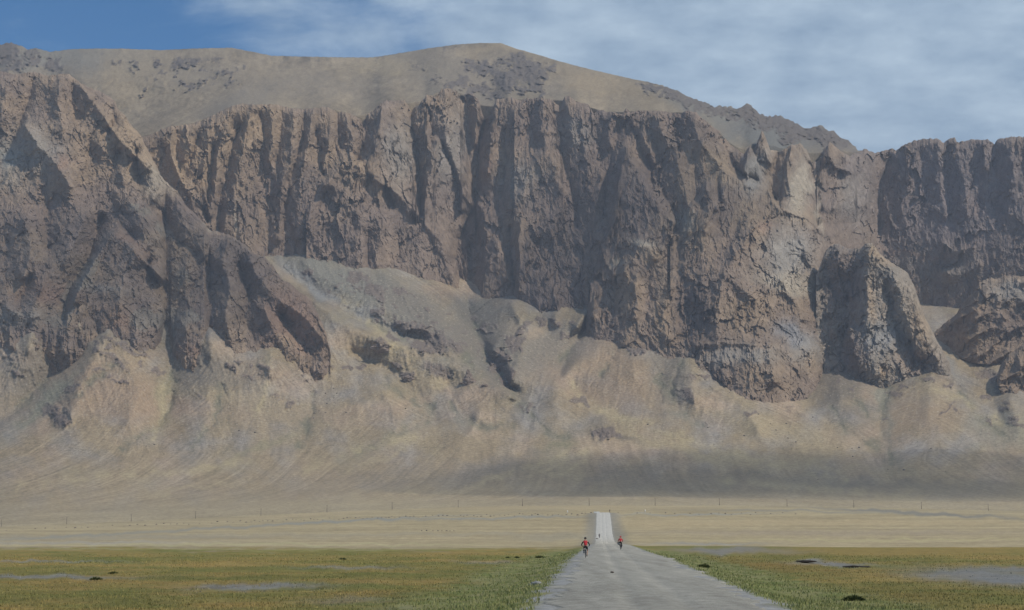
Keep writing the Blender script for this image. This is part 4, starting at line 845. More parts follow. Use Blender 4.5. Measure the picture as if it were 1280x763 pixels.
def rock_bm(sx, sy, sz, seed, sub=3, rough=.35):
    bm = bmesh.new(); bmesh.ops.create_icosphere(bm, subdivisions=sub, radius=1)
    for v in bm.verts:
        p = v.co.copy(); q = p * 1.3 + Vector((seed * 3.1, seed * 1.7, 0))
        k = 1 + rough * mnoise.noise(q) + rough * .6 * mnoise.noise(q * 2.7) + rough * .3 * mnoise.noise(q * 6)
        p = p * k; v.co = Vector((p.x * sx, p.y * sy, (p.z * .85 + .35) * sz))
    return bm
M_ROCK = simple('dark_boulder_stone', (.17, .145, .12), .9, vary=.35, scale=1.2)
M_ROCKG = simple('grey_stone', (.30, .29, .27), .9, vary=.3, scale=6)
M_WOOD = simple('weathered_pole_wood', (.13, .105, .085), .85, vary=.3, scale=3)
M_WHITE = simple('white_painted_concrete', (.8, .79, .76), .7, vary=.05, scale=4)

def poles():
    pxs = [6,87,167,247,328,410,491,573,653,736,818,898,982,1065,1149,1232]
    ordn = ['first','second','third','fourth','fifth','sixth','seventh','eighth','ninth','tenth','eleventh','twelfth','thirteenth','fourteenth','fifteenth','sixteenth']
    yb = [658,657,651,647.5,642.5,640,634.5,632,631.5,630.5,630.5,630,633,634,636,638]
    root = None; src = None
    for i, px in enumerate(pxs):
        D = 2240.0; x, y, z = gpos(px, D)
        if src is None:
            root = empty('utility_pole', (x, y, z - .2))
            bm = bmesh.new(); tube(bm, (0, 0, 0), (0, 0, 8.6), .27, .17, 10); mesh_obj('pole', bm, M_WOOD, root)
            bm = bmesh.new(); box(bm, (0, 0, 8.0), (1.7, .14, .16), .02); mesh_obj('crossarm', bm, M_WOOD, root)
            for s in (-.7, 0, .7):
                bm = bmesh.new(); tube(bm, (s, 0, 8.08), (s, 0, 8.32), .07, .04, 8); mesh_obj('insulator', bm, M_ROCKG, root)
            src = root; r = root
        else:
            r = src.copy(); COL.objects.link(r); r.location = (x, y, z - .2)
            for c in src.children:
                k = c.copy(); COL.objects.link(k); k.parent = r
        r.rotation_euler = (random.uniform(-.01, .01), random.uniform(-.02, .02), random.uniform(-.2, .2))
        where = 'leftmost' if i == 0 else ('rightmost' if i == 15 else ordn[i] + ' from the left')
        extra = ''
        tag(r, f'thin dark utility pole, {where} in its line{extra}', 'utility pole', 'utility poles in a line across the plain')
poles()

def scatter():
    # stony line across the plain
    protos = [rock_bm(1, .8, .7, s, 2) for s in (3, 5, 9)]
    P_ = [mesh_obj('boulder', b, M_ROCK) for b in protos]
    used = [False] * 3
    def put(x, y, z, s, label, group, mat=None, name=None):
        i = random.randrange(3)
        if not used[i]: o = P_[i]; used[i] = True
        else: o = P_[i].copy(); COL.objects.link(o)
        o.location = (x, y, z - .12 * s); o.scale = (s, s * random.uniform(.8, 1.1), s * random.uniform(.8, 1.2)); o.rotation_euler = (0, 0, random.uniform(0, 6.28))
        tag(o, label, 'boulder', group); return o
    line = [(0,663.5),(100,660),(200,656),(330,651.5),(430,648.5),(520,646),(600,645),(700,643.5),(740,642.5)]
    px = 12.0
    while px < 742:
        y = curve(line, px) + random.uniform(-1.3, 1.3); D = Dhit(px, y); x, yy, z = gpos(px, D)
        put(x, yy, z, random.uniform(.35, .75) * D / 1200, 'small dark boulder in the stony line crossing the plain left of the road', 'boulders along the stony line left of the road')
        px += random.uniform(3.5, 8.5) * (1 if px > 300 else 1.8)
    px = 772.0
    while px < 1000:
        y = curve([(770,641.5),(860,643),(1000,642)], px) + random.uniform(-1, 1); D = Dhit(px, y); x, yy, z = gpos(px, D)
        put(x, yy, z, random.uniform(.3, .55), 'small dark boulder in the sparse stony line right of the road', 'boulders along the stony line right of the road')
        px += random.uniform(6, 20)
    for q in (528, 534, 542, 548, 553, 559, 563, 568):
        D = Dhit(q, 663.5); x, yy, z = gpos(q, D); put(x, yy, z, random.uniform(.3, .5), 'brown boulder in the short row on the tan plain below the stony line', 'short row of brown boulders on the plain')
    # boulders strewn on the scree slopes
    for grp, lab, pts in (('boulders strewn on the left scree slope', 'dark boulder strewn on the scree slope below the left crags',
                           [(388,490),(391,497),(394,502),(393,517),(399,514),(392,523),(407,492),(417,498),(421,492),(407,516),(409,505),(433,516),(417,486),(429,483),(507,511),(538,505),(299,539),(319,541),(193,556),(183,558),(205,568)]),
                          ('boulders strewn on the right scree slope', 'dark boulder strewn on the scree slope right of the road',
                           [(912,491),(948,518),(963,530),(970,538),(983,530),(998,518),(1006,479),(1023,479),(1008,513),(1016,522),(1024,537),(1065,561),(1074,560),(1078,550),(1110,587),(1130,588),(1164,561),(1182,590),(1022,600),(1066,571),(1047,560),(985,548),(995,553),(930,545),(810,531),(885,535)])):
        for (q, r) in pts:
            hit = ray(q, r)
            if hit: put(hit[0], hit[1], hit[2], random.uniform(1.3, 2.6), lab, grp)
def ray(px, py):
    dg = bpy.context.evaluated_depsgraph_get()
    x, y, z = P(px, py, 100.0); d = Vector((float(x), float(y), float(z) - EYE)).normalized()
    ok, loc, nrm, idx, ob, mt = S.ray_cast(dg, Vector((0, 0, EYE)), d, distance=9000)
    return loc if ok else None
scatter()

def pinnacles():
    # standing rock and other free-standing crags on the near ridge
    specs = [(587, 480, 34, (11, 9, 27), 'tall dark rock pinnacle standing on the ridge left of the gully mouth', 4, 0.45),
             (476, 437, 0, (20, 13, 11), 'leaning brown crag on the ridge crest, leftmost above the tan slope', 6, 0.4),
             (509, 474, 0, (12, 9, 8), 'grey round rock outcrop low on the slope below the crags', 8, 0.4),
             (606, 483, 0, (7, 6, 5), 'small reddish rock just right of the tall pinnacle', 11, 0.4),
             (577, 479, 0, (6, 5, 3), 'small pale rock at the left foot of the tall pinnacle', 13, 0.4)]
    for (px, py, _, s, lab, seed, rg) in specs:
        h = ray(px, py)
        if not h: continue
        bm = rock_bm(s[0], s[1], s[2], seed, 5, rg)
        if s[2] > 20:
            for v in bm.verts:
                t = max(0, v.co.z / 40.0); k = max(.12, 1 - t * 1.0)
                k *= 1 + .25 * mnoise.noise(Vector((v.co.x * .1, v.co.y * .1, v.co.z * .22)))
                v.co.x = v.co.x * k * 1.25 - t * 5; v.co.y *= k
        o = mesh_obj('rock_outcrop', bm, M_CRAG, None, False); o.location = (h[0], h[1], h[2] - 2)
        tag(o, lab, 'rock outcrop', 'free-standing crags on the lower slope')
M_CRAG = simple('crag_rock', (.235, .18, .145), .95, vary=.4, scale=.35)
pinnacles()

def bushes():
    m, nt, bb = nmat('bush_leaves', .7); bb.inputs['Base Color'].default_value = (.07, .10, .03, 1)
    n = nt.nodes.new('ShaderNodeTexNoise'); n.inputs['Scale'].default_value = 9; tc = nt.nodes.new('ShaderNodeTexCoord'); nt.links.new(tc.outputs['Object'], n.inputs['Vector'])
    r = nt.nodes.new('ShaderNodeValToRGB'); r.color_ramp.elements[0].color = (.035, .05, .015, 1); r.color_ramp.elements[1].color = (.16, .17, .06, 1); nt.links.new(n.outputs['Fac'], r.inputs[0]); nt.links.new(r.outputs[0], bb.inputs['Base Color'])
    def bush(px, y, w, hgt, lab, nb, grp=None):
        D = 2.8 * FPX / (y - 667); x, yy, z = gpos(px, D)
        bm = bmesh.new()
        for i in range(nb):
            a = random.uniform(0, 6.283); rr = math.sqrt(random.random()); bx, by = math.cos(a) * rr * w * .5, math.sin(a) * rr * w * .45
            hh = hgt * (1 - .75 * rr * rr) * random.uniform(.55, 1.05); lx, ly = bx * .5 + random.gauss(0, .05 * w), by * .5 + random.gauss(0, .05 * w)
            t = random.uniform(0, 3.14); sx, sy = math.cos(t) * .028 * w, math.sin(t) * .028 * w
            z0 = hh * random.uniform(-.05, .6); z1 = min(hh, z0 + hgt * .4)
            vs = [bm.verts.new(c) for c in ((bx - sx, by - sy, z0), (bx + sx, by + sy, z0), (bx + lx * .3 + sx, by + ly * .3 + sy, (z0 + z1) / 2), (bx + lx * .5, by + ly * .5, z1), (bx + lx * .3 - sx, by + ly * .3 - sy, (z0 + z1) / 2))]
            bm.faces.new(vs)
        o = mesh_obj('bush', bm, m, None, False); o.location = (x, yy, z); tag(o, lab, 'bush', grp)
    bush(1062, 749, .85, .3, 'low dark green bush on the meadow right of the road', 1500)
    bush(877, 714, .9, .42, 'bright tufted grass clump at the right edge of the road', 500)
    bush(635, 697.2, .6, .35, 'small dark bush left of the road, leftmost of the three near the cyclist', 260, 'small dark bushes on the left meadow')
    bush(646, 697.2, .6, .35, 'small dark bush left of the road, middle of the three near the cyclist', 260, 'small dark bushes on the left meadow')
    bush(674, 697.0, .95, .42, 'dark bush left of the road, widest of the three near the cyclist', 360, 'small dark bushes on the left meadow')
    bush(430, 698, .8, .35, 'single small green bush in the middle of the left meadow', 260)
    bush(125, 725, .7, .25, 'low green bush beside the grey pan at far left', 400)
    bush(146, 716.5, .7, .22, 'low green tussock behind the grey pan at far left', 300)
    # peat banks
    for px, y, L_, lab in ((1004, 704.5, 2.9, 'short dark peat bank at the edge of the grey pan'), (1067, 708.0, 3.9, 'long dark peat bank at the right end of the grey pan')):
        D = 2.8 * FPX / (y - 667); x, yy, z = gpos(px, D); bm = rock_bm(L_ * .3, .4, .14, px, 3, .5)
        o = mesh_obj('peat_bank', bm, M_PEAT); o.location = (x, yy, z + .08); tag(o, lab, 'peat bank', 'dark peat banks by the pan')
M_PEAT = simple('dark_peat', (.05, .04, .03), .95, vary=.3, scale=2)
bushes()

def roadside():
    x, y, z = gpos(746.5, 985); bm = bmesh.new(); box(bm, (0, 0, .45), (3.0, .5, .95), .05); box(bm, (0, 0, .98), (3.3, .7, .14), .03)
    o = mesh_obj('culvert_wall', bm, M_WHITE, None, False); o.location = (x - .6, y, z - .35); tag(o, 'low white concrete wall beside the top of the far road', 'culvert wall')
    for px, yy, lab in ((709, 641.5, 'short white marker post left of the road crest'), (805.5, 640.5, 'short white marker post right of the road crest')):
        D = Dhit(px, yy); a, b, c = gpos(px, D); bm = bmesh.new(); tube(bm, (0, 0, 0), (0, 0, 1.25), .28, .2, 10); tube(bm, (0, 0, 1.25), (0, 0, 1.4), .2, .08, 10)
        o = mesh_obj('marker_post', bm, M_WHITE); o.location = (a, b, c); tag(o, lab, 'marker post', 'white marker posts beside the stony line')
    D = 1003; a, b, c = gpos(761.6, D); bm = bmesh.new(); tube(bm, (0, 0, 0), (0, 0, 1.5), .16, .14, 8); box(bm, (0, 0, 1.35), (.55, .12, .5), .03)
    o = mesh_obj('road_marker', bm, M_WOOD); o.location = (a, b, c); tag(o, 'short dark post with small plate at the right side of the road crest', 'road marker')
    for (px, D, s, lab) in ((764, 107, .10, 'single dark stone lying on the gravel road'), (671, 91, .26, 'grey stone in the grass at the left road edge, largest there'), (664, 93, .16, 'small grey stone in the grass left of the largest one'), (745.6, 735, .5, 'dark stone beside the distant third cyclist')):
        a = (px - 640) / FPX * D; z = ground_z(np.array([[float(px)]]), np.array([[float(D)]]))[0, 0]
        if px == 764: z = float(road_z(D)) + .05
        o = mesh_obj('stone', rock_bm(s, s * .8, s * .6, px, 3), M_ROCK if px in (764, 745.6) else M_ROCKG); o.location = (a, D, z); tag(o, lab, 'stone')
roadside()
# ================================================================== CYCLISTS
M_SKIN = simple('skin', (.42, .25, .17), .6, vary=.05); M_RED = simple('red_cloth', (.56, .035, .045), .75, vary=.12, scale=14); M_BLK = simple('black_cloth', (.018, .018, .022), .85, vary=.3)
M_TYRE = simple('tyre_rubber', (.02, .02, .02), .8); M_MET = simple('bare_metal', (.45, .45, .46), .35, .8); M_FRAME = simple('dark_frame_paint', (.03, .045, .06), .35)
M_HAIR = simple('dark_hair', (.02, .014, .01), .8); M_GREYB = simple('grey_bag_cloth', (.20, .22, .24), .8); M_SHOE = simple('shoe_leather', (.05, .05, .05), .6); M_PALE = simple('pale_cloth', (.55, .48, .47), .8)

def skin(name, pts, edges, mat, parent, sub=1):
    """pts: list of (x,y,z,r)"""
    me = bpy.data.meshes.new(name + '_cage'); me.from_pydata([p[:3] for p in pts], edges, [])
    o = bpy.data.objects.new(name, me); COL.objects.link(o)
    m = o.modifiers.new('s', 'SKIN'); m.use_smooth_shade = True
    sv = me.skin_vertices[0].data if me.skin_vertices else None
    if sv is None:
        bpy.context.view_layer.objects.active = o
        bm = bmesh.new(); bm.from_mesh(me); bm.verts.layers.skin.verify(); bm.to_mesh(me); bm.free(); sv = me.skin_vertices[0].data
    for i, p in enumerate(pts):
        r = p[3]; sv[i].radius = (r, p[4] if len(p) > 4 else r)
    sv[0].use_root = True
    s = o.modifiers.new('d', 'SUBSURF'); s.levels = sub; s.render_levels = sub
    dg = bpy.context.evaluated_depsgraph_get(); ev = bpy.data.meshes.new_from_object(o.evaluated_get(dg)); ev.name = name
    o.modifiers.clear(); o.data = ev; bpy.data.meshes.remove(me); ev.materials.clear(); ev.materials.append(mat)
    for p in ev.polygons: p.use_smooth = True
    o.parent = parent
    return o

def ring(bm, c, R, r, n=40, k=8):
    vs = []
    for i in range(n):
        a = 2 * math.pi * i / n; row = []
        for j in range(k):
            b = 2 * math.pi * j / k; q = R + r * math.cos(b)
            row.append(bm.verts.new((c[0] + r * math.sin(b), c[1] + q * math.cos(a), c[2] + q * math.sin(a))))
        vs.append(row)
    for i in range(n):
        for j in range(k): bm.faces.new((vs[i][j], vs[(i + 1) % n][j], vs[(i + 1) % n][(j + 1) % k], vs[i][(j + 1) % k]))

def bicycle(loc, rz, lab):
    """faces +Y away from the camera; rear wheel hub at y=-0.5"""
    t = empty('bicycle', loc, rz); R = .35
    for (y, nm) in ((-.50, 'wheel'), (.55, 'wheel')):
        bm = bmesh.new(); ring(bm, (0, y, R), R - .045, .011, 40, 6); tube(bm, (-.05, y, R), (.05, y, R), .02)
        for i in range(16):
            a = math.pi * 2 * i / 16; tube(bm, (.02 * (-1) ** i, y, R), (0, y + (R - .05) * math.cos(a), R + (R - .05) * math.sin(a)), .0022, n=4)
        w = mesh_obj(nm, bm, M_MET, t)
        bm = bmesh.new(); ring(bm, (0, y, R), R - .022, .024, 44, 8); mesh_obj('tyre', bm, M_TYRE, w)
    bm = bmesh.new(); bb = (0, -.06, .30); st = (0, -.20, .82); ht = (0, .36, .86); hb = (0, .41, .70)
    for a, b, r in ((bb, st, .016), (st, ht, .016), (hb, bb, .02), (ht, hb, .02)): tube(bm, a, b, r)
    for s in (-1, 1):
        tube(bm, (s * .06, -.5, R), (s * .03, -.08, .30), .009); tube(bm, (s * .06, -.5, R), (s * .02, -.19, .78), .008); tube(bm, (s * .055, .55, R), (s * .05, .43, .68), .012)
    mesh_obj('frame', bm, M_FRAME, t)
    bm = bmesh.new(); tube(bm, (0, .36, .86), (0, .33, .98), .014); tube(bm, (0, .33, .98), (0, .40, 1.0), .014); tube(bm, (-.31, .34, 1.02), (.31, .34, 1.02), .013)
    for s in (-1, 1): tube(bm, (s * .31, .34, 1.02), (s * .31, .27, 1.01), .018)
    mesh_obj('handlebar', bm, M_FRAME, t)
    bm = bmesh.new(); tube(bm, (0, -.20, .80), (0, -.23, .93), .013); box(bm, (0, -.25, .955), (.15, .14, .05), .02); box(bm, (0, -.14, .955), (.05, .16, .04), .015); mesh_obj('saddle', bm, M_TYRE, t)
    bm = bmesh.new(); tube(bm, (-.07, -.06, .30), (.07, -.06, .30), .03, n=16); tube(bm, (.07, -.06, .30), (.07, -.06, .13), .01); tube(bm, (-.07, -.06, .30), (-.07, -.06, .47), .01); mesh_obj('crank', bm, M_MET, t)
    for s, z in ((1, .13), (-1, .47)):
        bm = bmesh.new(); box(bm, (s * .12, -.06, z), (.09, .08, .02), .005); mesh_obj('pedal', bm, M_TYRE, t)
    bm = bmesh.new(); box(bm, (0, -.52, .74), (.13, .34, .015), .004)
    for s in (-1, 1): tube(bm, (s * .07, -.5, .36), (s * .06, -.6, .74), .006); tube(bm, (s * .07, -.5, .36), (s * .06, -.42, .74), .006)
    mesh_obj('rack', bm, M_MET, t)
    for s in (-1, 1):
        bm = bmesh.new(); box(bm, (0, -.5, .84), (.46, .01, .001)) if False else tube(bm, (s * .02, -.72, .5), (s * .02, -.72, .52), .01); mesh_obj('reflector', bm, M_RED, t) if s == 1 else bm.free()
    tag(t, lab, 'bicycle', 'bicycles ridden along the road'); return t

def rider(loc, rz, lab, style):
    t = empty('person', loc, rz)
    lean = style['lean']; hx = style['hand']; tw = style.get('twist', 0)
    hip = (0, -.24, 1.02); ch = (0, -.24 + .50 * math.sin(lean), 1.02 + .50 * math.cos(lean))
    ck = lambda f: (0 + tw * f, -.24 + .50 * f * math.sin(lean), 1.02 + .50 * f * math.cos(lean))
    neck = (tw, ch[1] + .05, ch[2] + .09); head = (tw * 1.1, ch[1] + .09, ch[2] + .21)
    # body: pelvis, spine, neck, head, arms, legs as one continuous skin
    sh = .185
    pts = [(*hip, .13, .11), (*ck(.3), .13, .10), (*ck(.65), .145, .105), (*ck(.95), .12, .09), (*neck, .052, .055), (head[0], head[1] - .01, head[2] - .08, .062, .07), (*head, .078, .095), (head[0], head[1], head[2] + .10, .055, .06)]
    E = [(0, 1), (1, 2), (2, 3), (3, 4), (4, 5), (5, 6), (6, 7)]
    base = len(pts)
    arms = []; legs = []
    for s in (-1, 1):
        hd = (s * hx, .30, 1.05); shd = (tw + s * sh, ch[1], ch[2] - .03); el = ((shd[0] + hd[0]) / 2 + s * .10, (shd[1] + hd[1]) / 2 - .05, (shd[2] + hd[2]) / 2 - .06)
        i = len(pts); pts += [(*shd, .055, .055), (*el, .040, .040), (hd[0] - s * .0, hd[1] - .06, hd[2] + .01, .026, .026), (hd[0], hd[1] + .02, hd[2], .03, .022)]
        E += [(3, i), (i, i + 1), (i + 1, i + 2), (i + 2, i + 3)]; arms.append((shd, el, hd))
        low = s > 0; pz = .13 if low else .47
        hp = (s * .10, -.20, .98); ft = (s * .12, -.10, pz + .09); kn = (s * (.14 + style.get('knee', 0)), (.16 if low else .22), (.60 if low else .86))
        i = len(pts); pts += [(*hp, .088, .088), (*kn, .058, .058), ((kn[0] + ft[0]) / 2, (kn[1] + ft[1]) / 2 - .035, (kn[2] + ft[2]) / 2 + .05, .056, .056), (*ft, .033, .036), (ft[0], ft[1] + .13, pz + .04, .035, .025)]
        E += [(0, i), (i, i + 1), (i + 1, i + 2), (i + 2, i + 3), (i + 3, i + 4)]; legs.append((hp, kn, ft, pz))
    skin('body', pts, E, M_SKIN, t, 2)
    # jacket / vest
    tp = [(hip[0], hip[1] - .0, hip[2] + .04, .150, .13), (*ck(.35), .152, .122), (*ck(.68), .168, .128), (*ck(.93), .140, .105), (neck[0], neck[1] - .015, neck[2] - .03, .07, .07)]
    te = [(0, 1), (1, 2), (2, 3), (3, 4)]
    for (shd, el, hd) in arms:
        i = len(tp); tp += [(shd[0], shd[1], shd[2], .075, .075)]; te += [(3, i)]
    skin('vest', tp, te, style['vest'], t, 2)
    for (shd, el, hd) in arms:
        wr = (hd[0], hd[1] - .07, hd[2] + .012)
        skin('sleeve', [(*shd, .068, .068), (*el, .055, .055), (*wr, .036, .036)], [(0, 1), (1, 2)], style['sleeve'], t, 2)
        # gloved hand closed on the grip: palm, four fingers and thumb
        s = 1 if hd[0] > 0 else -1
        g = empty('hand', (0, 0, 0)); bpy.data.objects.remove(g)
        gp = [(hd[0], hd[1] - .055, hd[2] + .012, .026, .022), (hd[0], hd[1] - .0, hd[2] + .01, .040, .018)]; ge = [(0, 1)]
        for f in range(4):
            fx = hd[0] + (f - 1.5) * .021; i = len(gp); k = (.9, 1.0, .95, .8)[f]
            gp += [(fx, hd[1] + .035 * k, hd[2] + .012, .010, .010), (fx, hd[1] + .055 * k, hd[2] - .015, .009, .009), (fx, hd[1] + .03 * k, hd[2] - .036, .008, .008)]; ge += [(1, i), (i, i + 1), (i + 1, i + 2)]
        i = len(gp); gp += [(hd[0] - s * .045, hd[1] + .0, hd[2] - .005, .011, .011), (hd[0] - s * .045, hd[1] + .02, hd[2] - .03, .009, .009)]; ge += [(0, i), (i, i + 1)]
        skin('glove', gp, ge, M_BLK, t, 1)
    sp = [(hip[0], hip[1] - .01, hip[2] + .07, .135, .12), (hip[0], hip[1], hip[2] - .0, .155, .13)]; se = [(0, 1)]
    for (hp, kn, ft, pz) in legs:
        m = tuple(hp[q] + (kn[q] - hp[q]) * style['short'] for q in range(3)); i = len(sp); sp += [(*hp, .108, .108), (*m, .086 if style['short'] < .9 else .07, .086 if style['short'] < .9 else .07)]; se += [(1, i), (i, i + 1)]
    skin('shorts', sp, se, M_BLK, t, 2)
    for (hp, kn, ft, pz) in legs:
        if style['short'] > .9: skin('legging', [(*kn, .068, .068), ((kn[0] + ft[0]) / 2, (kn[1] + ft[1]) / 2 - .035, (kn[2] + ft[2]) / 2 + .05, .066, .066), (*ft, .045, .045)], [(0, 1), (1, 2)], M_BLK, t, 1)
        bm = bmesh.new(); box(bm, (ft[0], ft[1] + .05, pz + .045), (.10, .27, .085), .03); mesh_obj('shoe', bm, M_SHOE, t)
    # helmet / hood and hair
    bm = bmesh.new(); bmesh.ops.create_uvsphere(bm, u_segments=20, v_segments=12, radius=1)
    for v in bm.verts:
        z = v.co.z
        if z < -.15: v.co.z = -.15 + (z + .15) * .35
        v.co = Vector((v.co.x * .112 + head[0], v.co.y * .14 + head[1] + .0, v.co.z * .115 + head[2] + .045))
    mesh_obj('helmet' if style['helmet'] is not M_HAIR else 'hair', bm, style['helmet'], t)
    bm = bmesh.new(); f = Vector(head)
    for s in (-1, 1): 
        bmesh.ops.create_uvsphere(bm, u_segments=8, v_segments=6, radius=.012, matrix=Matrix.Translation(f + Vector((s * .032, .092, .005))))
    mesh_obj('eyes', bm, M_BLK, t)
    bm = bmesh.new(); tube(bm, f + Vector((0, .085, .0)), f + Vector((0, .125, -.03)), .012, .016); 
    for s in (-1, 1): bmesh.ops.create_uvsphere(bm, u_segments=8, v_segments=6, radius=.022, matrix=Matrix.Translation(f + Vector((s * .085, -.005, -.01))) @ Matrix.Diagonal((.5, .8, 1.3, 1)))
    tube(bm, f + Vector((-.025, .092, -.055)), f + Vector((.025, .092, -.055)), .006)
    mesh_obj('face', bm, M_SKIN, t)
    tag(t, lab, 'person', 'cyclists riding away along the road'); return t

def bag(loc, rz, off, size, mat, lab, name='pannier_bag'):
    bm = bmesh.new(); box(bm, off, size, min(size) * .25)
    o = mesh_obj(name, bm, mat); o.location = loc; o.rotation_euler = (0, 0, rz)
    bm = bmesh.new(); box(bm, (off[0], off[1], off[2] + size[2] * .36), (size[0] + .012, size[1] + .012, size[2] * .3), .01); mesh_obj('flap', bm, M_BLK, o)
    tag(o, lab, 'pannier bag'); return o

def cyclists():
    rz = -math.atan(.0456)
    def at(px, D): return ((px - 640) / FPX * D, D, float(road_z(D)) + .02)
    D = 175; L1 = at(731.3, D)
    bicycle(L1, rz, 'touring bicycle under the larger red-vested cyclist at the left road edge')
    rider(L1, rz, 'cyclist in red vest, black sleeves and black shorts at the left road edge', dict(lean=.38, hand=.33, twist=-.02, vest=M_RED, sleeve=M_BLK, helmet=M_BLK, short=.62, knee=.03))
    bag(L1, rz, (-.15, -.55, .54), (.12, .26, .30), M_GREYB, 'small grey pannier on the left of the nearer bicycle')
    D = 262; L2 = at(774.6, D)
    bicycle(L2, rz, 'bicycle under the smaller red-jacketed cyclist at the right of the road')
    rider(L2, rz, 'cyclist in red jacket and black trousers riding at the right of the road', dict(lean=.48, hand=.28, vest=M_RED, sleeve=M_RED, helmet=M_RED, short=1.0))
    bag(L2, rz, (-.27, -.50, .80), (.30, .34, .34), M_GREYB, 'bulky grey bag on the left of the farther bicycle')
    bag(L2, rz, (.17, -.50, .58), (.14, .28, .34), M_BLK, 'black pannier on the right of the farther bicycle')
    D = 742; L3 = at(748.4, D)
    bicycle(L3, rz, 'distant bicycle at the foot of the far road slope')
    rider(L3, rz, 'distant cyclist all in dark clothes at the foot of the far road slope', dict(lean=.35, hand=.28, vest=M_BLK, sleeve=M_BLK, helmet=M_BLK, short=1.0))
cyclists()
# ================================================================== light, sky, air, camera
SUN_EL, SUN_AZ = 50.0, 118.0        # azimuth clockwise from the view direction (+Y)
def setup():
    w = bpy.data.worlds.new('World'); S.world = w; w.use_nodes = True
    nt = w.node_tree; N = nt.nodes.new; K = nt.links.new
    bg = nt.nodes['Background']; bg.inputs['Strength'].default_value = 0.135
    sky = N('ShaderNodeTexSky'); sky.sky_type = 'NISHITA'; sky.sun_disc = False
    sky.sun_elevation = math.radians(SUN_EL); sky.sun_rotation = math.radians(SUN_AZ)
    sky.altitude = 2500; sky.air_density = 1.0; sky.dust_density = 0.6; sky.ozone_density = 1.5
    tc = N('ShaderNodeTexCoord'); sp = N('ShaderNodeSeparateXYZ'); K(tc.outputs['Generated'], sp.inputs[0])
    # project the direction on a high cloud deck: long flat streaks near the horizon
    az = N('ShaderNodeMath'); az.operation = 'ADD'; az.inputs[1].default_value = 0.20; K(sp.outputs['Z'], az.inputs[0])
    mz = N('ShaderNodeMath'); mz.operation = 'MAXIMUM'; mz.inputs[1].default_value = 0.02; K(az.outputs[0], mz.inputs[0])
    dx = N('ShaderNodeMath'); dx.operation = 'DIVIDE'; K(sp.outputs['X'], dx.inputs[0]); K(mz.outputs[0], dx.inputs[1])
    dy = N('ShaderNodeMath'); dy.operation = 'DIVIDE'; K(sp.outputs['Y'], dy.inputs[0]); K(mz.outputs[0], dy.inputs[1])
    cb = N('ShaderNodeCombineXYZ'); K(dx.outputs[0], cb.inputs[0]); K(dy.outputs[0], cb.inputs[1])
    n1 = N('ShaderNodeTexNoise'); n1.inputs['Scale'].default_value = 5.0; n1.inputs['Detail'].default_value = 7; n1.inputs['Roughness'].default_value = 0.6; n1.inputs['Distortion'].default_value = 0.2
    K(cb.outputs[0], n1.inputs['Vector'])
    n2 = N('ShaderNodeTexNoise'); n2.inputs['Scale'].default_value = 0.9; n2.inputs['Detail'].default_value = 3; K(cb.outputs[0], n2.inputs['Vector'])
    # cover grows to the right and falls at upper left
    g = N('ShaderNodeMapRange'); g.inputs['From Min'].default_value = -0.20; g.inputs['From Max'].default_value = 0.10; g.inputs['To Min'].default_value = -0.11; g.inputs['To Max'].default_value = 0.50
    K(sp.outputs['X'], g.inputs['Value'])
    a1 = N('ShaderNodeMath'); a1.operation = 'ADD'; K(n1.outputs['Fac'], a1.inputs[0]); K(g.outputs['Result'], a1.inputs[1])
    a2 = N('ShaderNodeMath'); a2.operation = 'MULTIPLY_ADD'; K(n2.outputs['Fac'], a2.inputs[0]); a2.inputs[1].default_value = 0.4; K(a1.outputs[0], a2.inputs[2])
    cr = N('ShaderNodeMapRange'); cr.interpolation_type = 'SMOOTHSTEP'; cr.inputs['From Min'].default_value = 0.60; cr.inputs['From Max'].default_value = 1.05; cr.inputs['To Max'].default_value = 0.92
    K(a2.outputs[0], cr.inputs['Value'])
    n3 = N('ShaderNodeTexNoise'); n3.inputs['Scale'].default_value = 8.0; n3.inputs['Detail'].default_value = 8; n3.inputs['Roughness'].default_value = 0.6; K(cb.outputs[0], n3.inputs['Vector'])
    cc = N('ShaderNodeMix'); cc.data_type = 'RGBA'; m3 = N('ShaderNodeMapRange'); m3.inputs['From Min'].default_value = .33; m3.inputs['From Max'].default_value = .68; K(n3.outputs['Fac'], m3.inputs['Value']); K(m3.outputs['Result'], cc.inputs['Factor'])
    cc.inputs['A'].default_value = (2.6, 3.6, 4.85, 1); cc.inputs['B'].default_value = (4.6, 5.7, 6.8, 1)
    hs = N('ShaderNodeHueSaturation'); hs.inputs['Saturation'].default_value = 1.4; hs.inputs['Value'].default_value = .82; K(sky.outputs[0], hs.inputs['Color'])
    mx = N('ShaderNodeMix'); mx.data_type = 'RGBA'; K(cr.outputs['Result'], mx.inputs['Factor']); K(hs.outputs[0], mx.inputs['A']); K(cc.outputs['Result'], mx.inputs['B'])
    K(mx.outputs['Result'], bg.inputs['Color'])
    # sun
    l = bpy.data.lights.new('sun', 'SUN'); l.energy = 3.5; l.angle = math.radians(0.55); l.color = (1.0, 0.925, 0.80)
    o = bpy.data.objects.new('sun', l); COL.objects.link(o)
    e, a = math.radians(SUN_EL), math.radians(SUN_AZ)
    d = Vector((math.sin(a) * math.cos(e), math.cos(a) * math.cos(e), math.sin(e)))
    o.rotation_euler = d.to_track_quat('Z', 'Y').to_euler(); o.location = (0, 0, 2000)
    # air
    bm = bmesh.new(); bmesh.ops.create_cube(bm, size=1)
    for v in bm.verts: v.co = Vector((v.co.x * 9000, v.co.y * 9400 + 4000, (v.co.z + .5) * 1760 - 60))
    me = bpy.data.meshes.new('haze'); bm.to_mesh(me); bm.free()
    h = bpy.data.objects.new('haze', me); COL.objects.link(h); h['kind'] = 'stuff'
    h['label'] = 'thin blue haze in the air in front of the mountain'; h['category'] = 'haze'
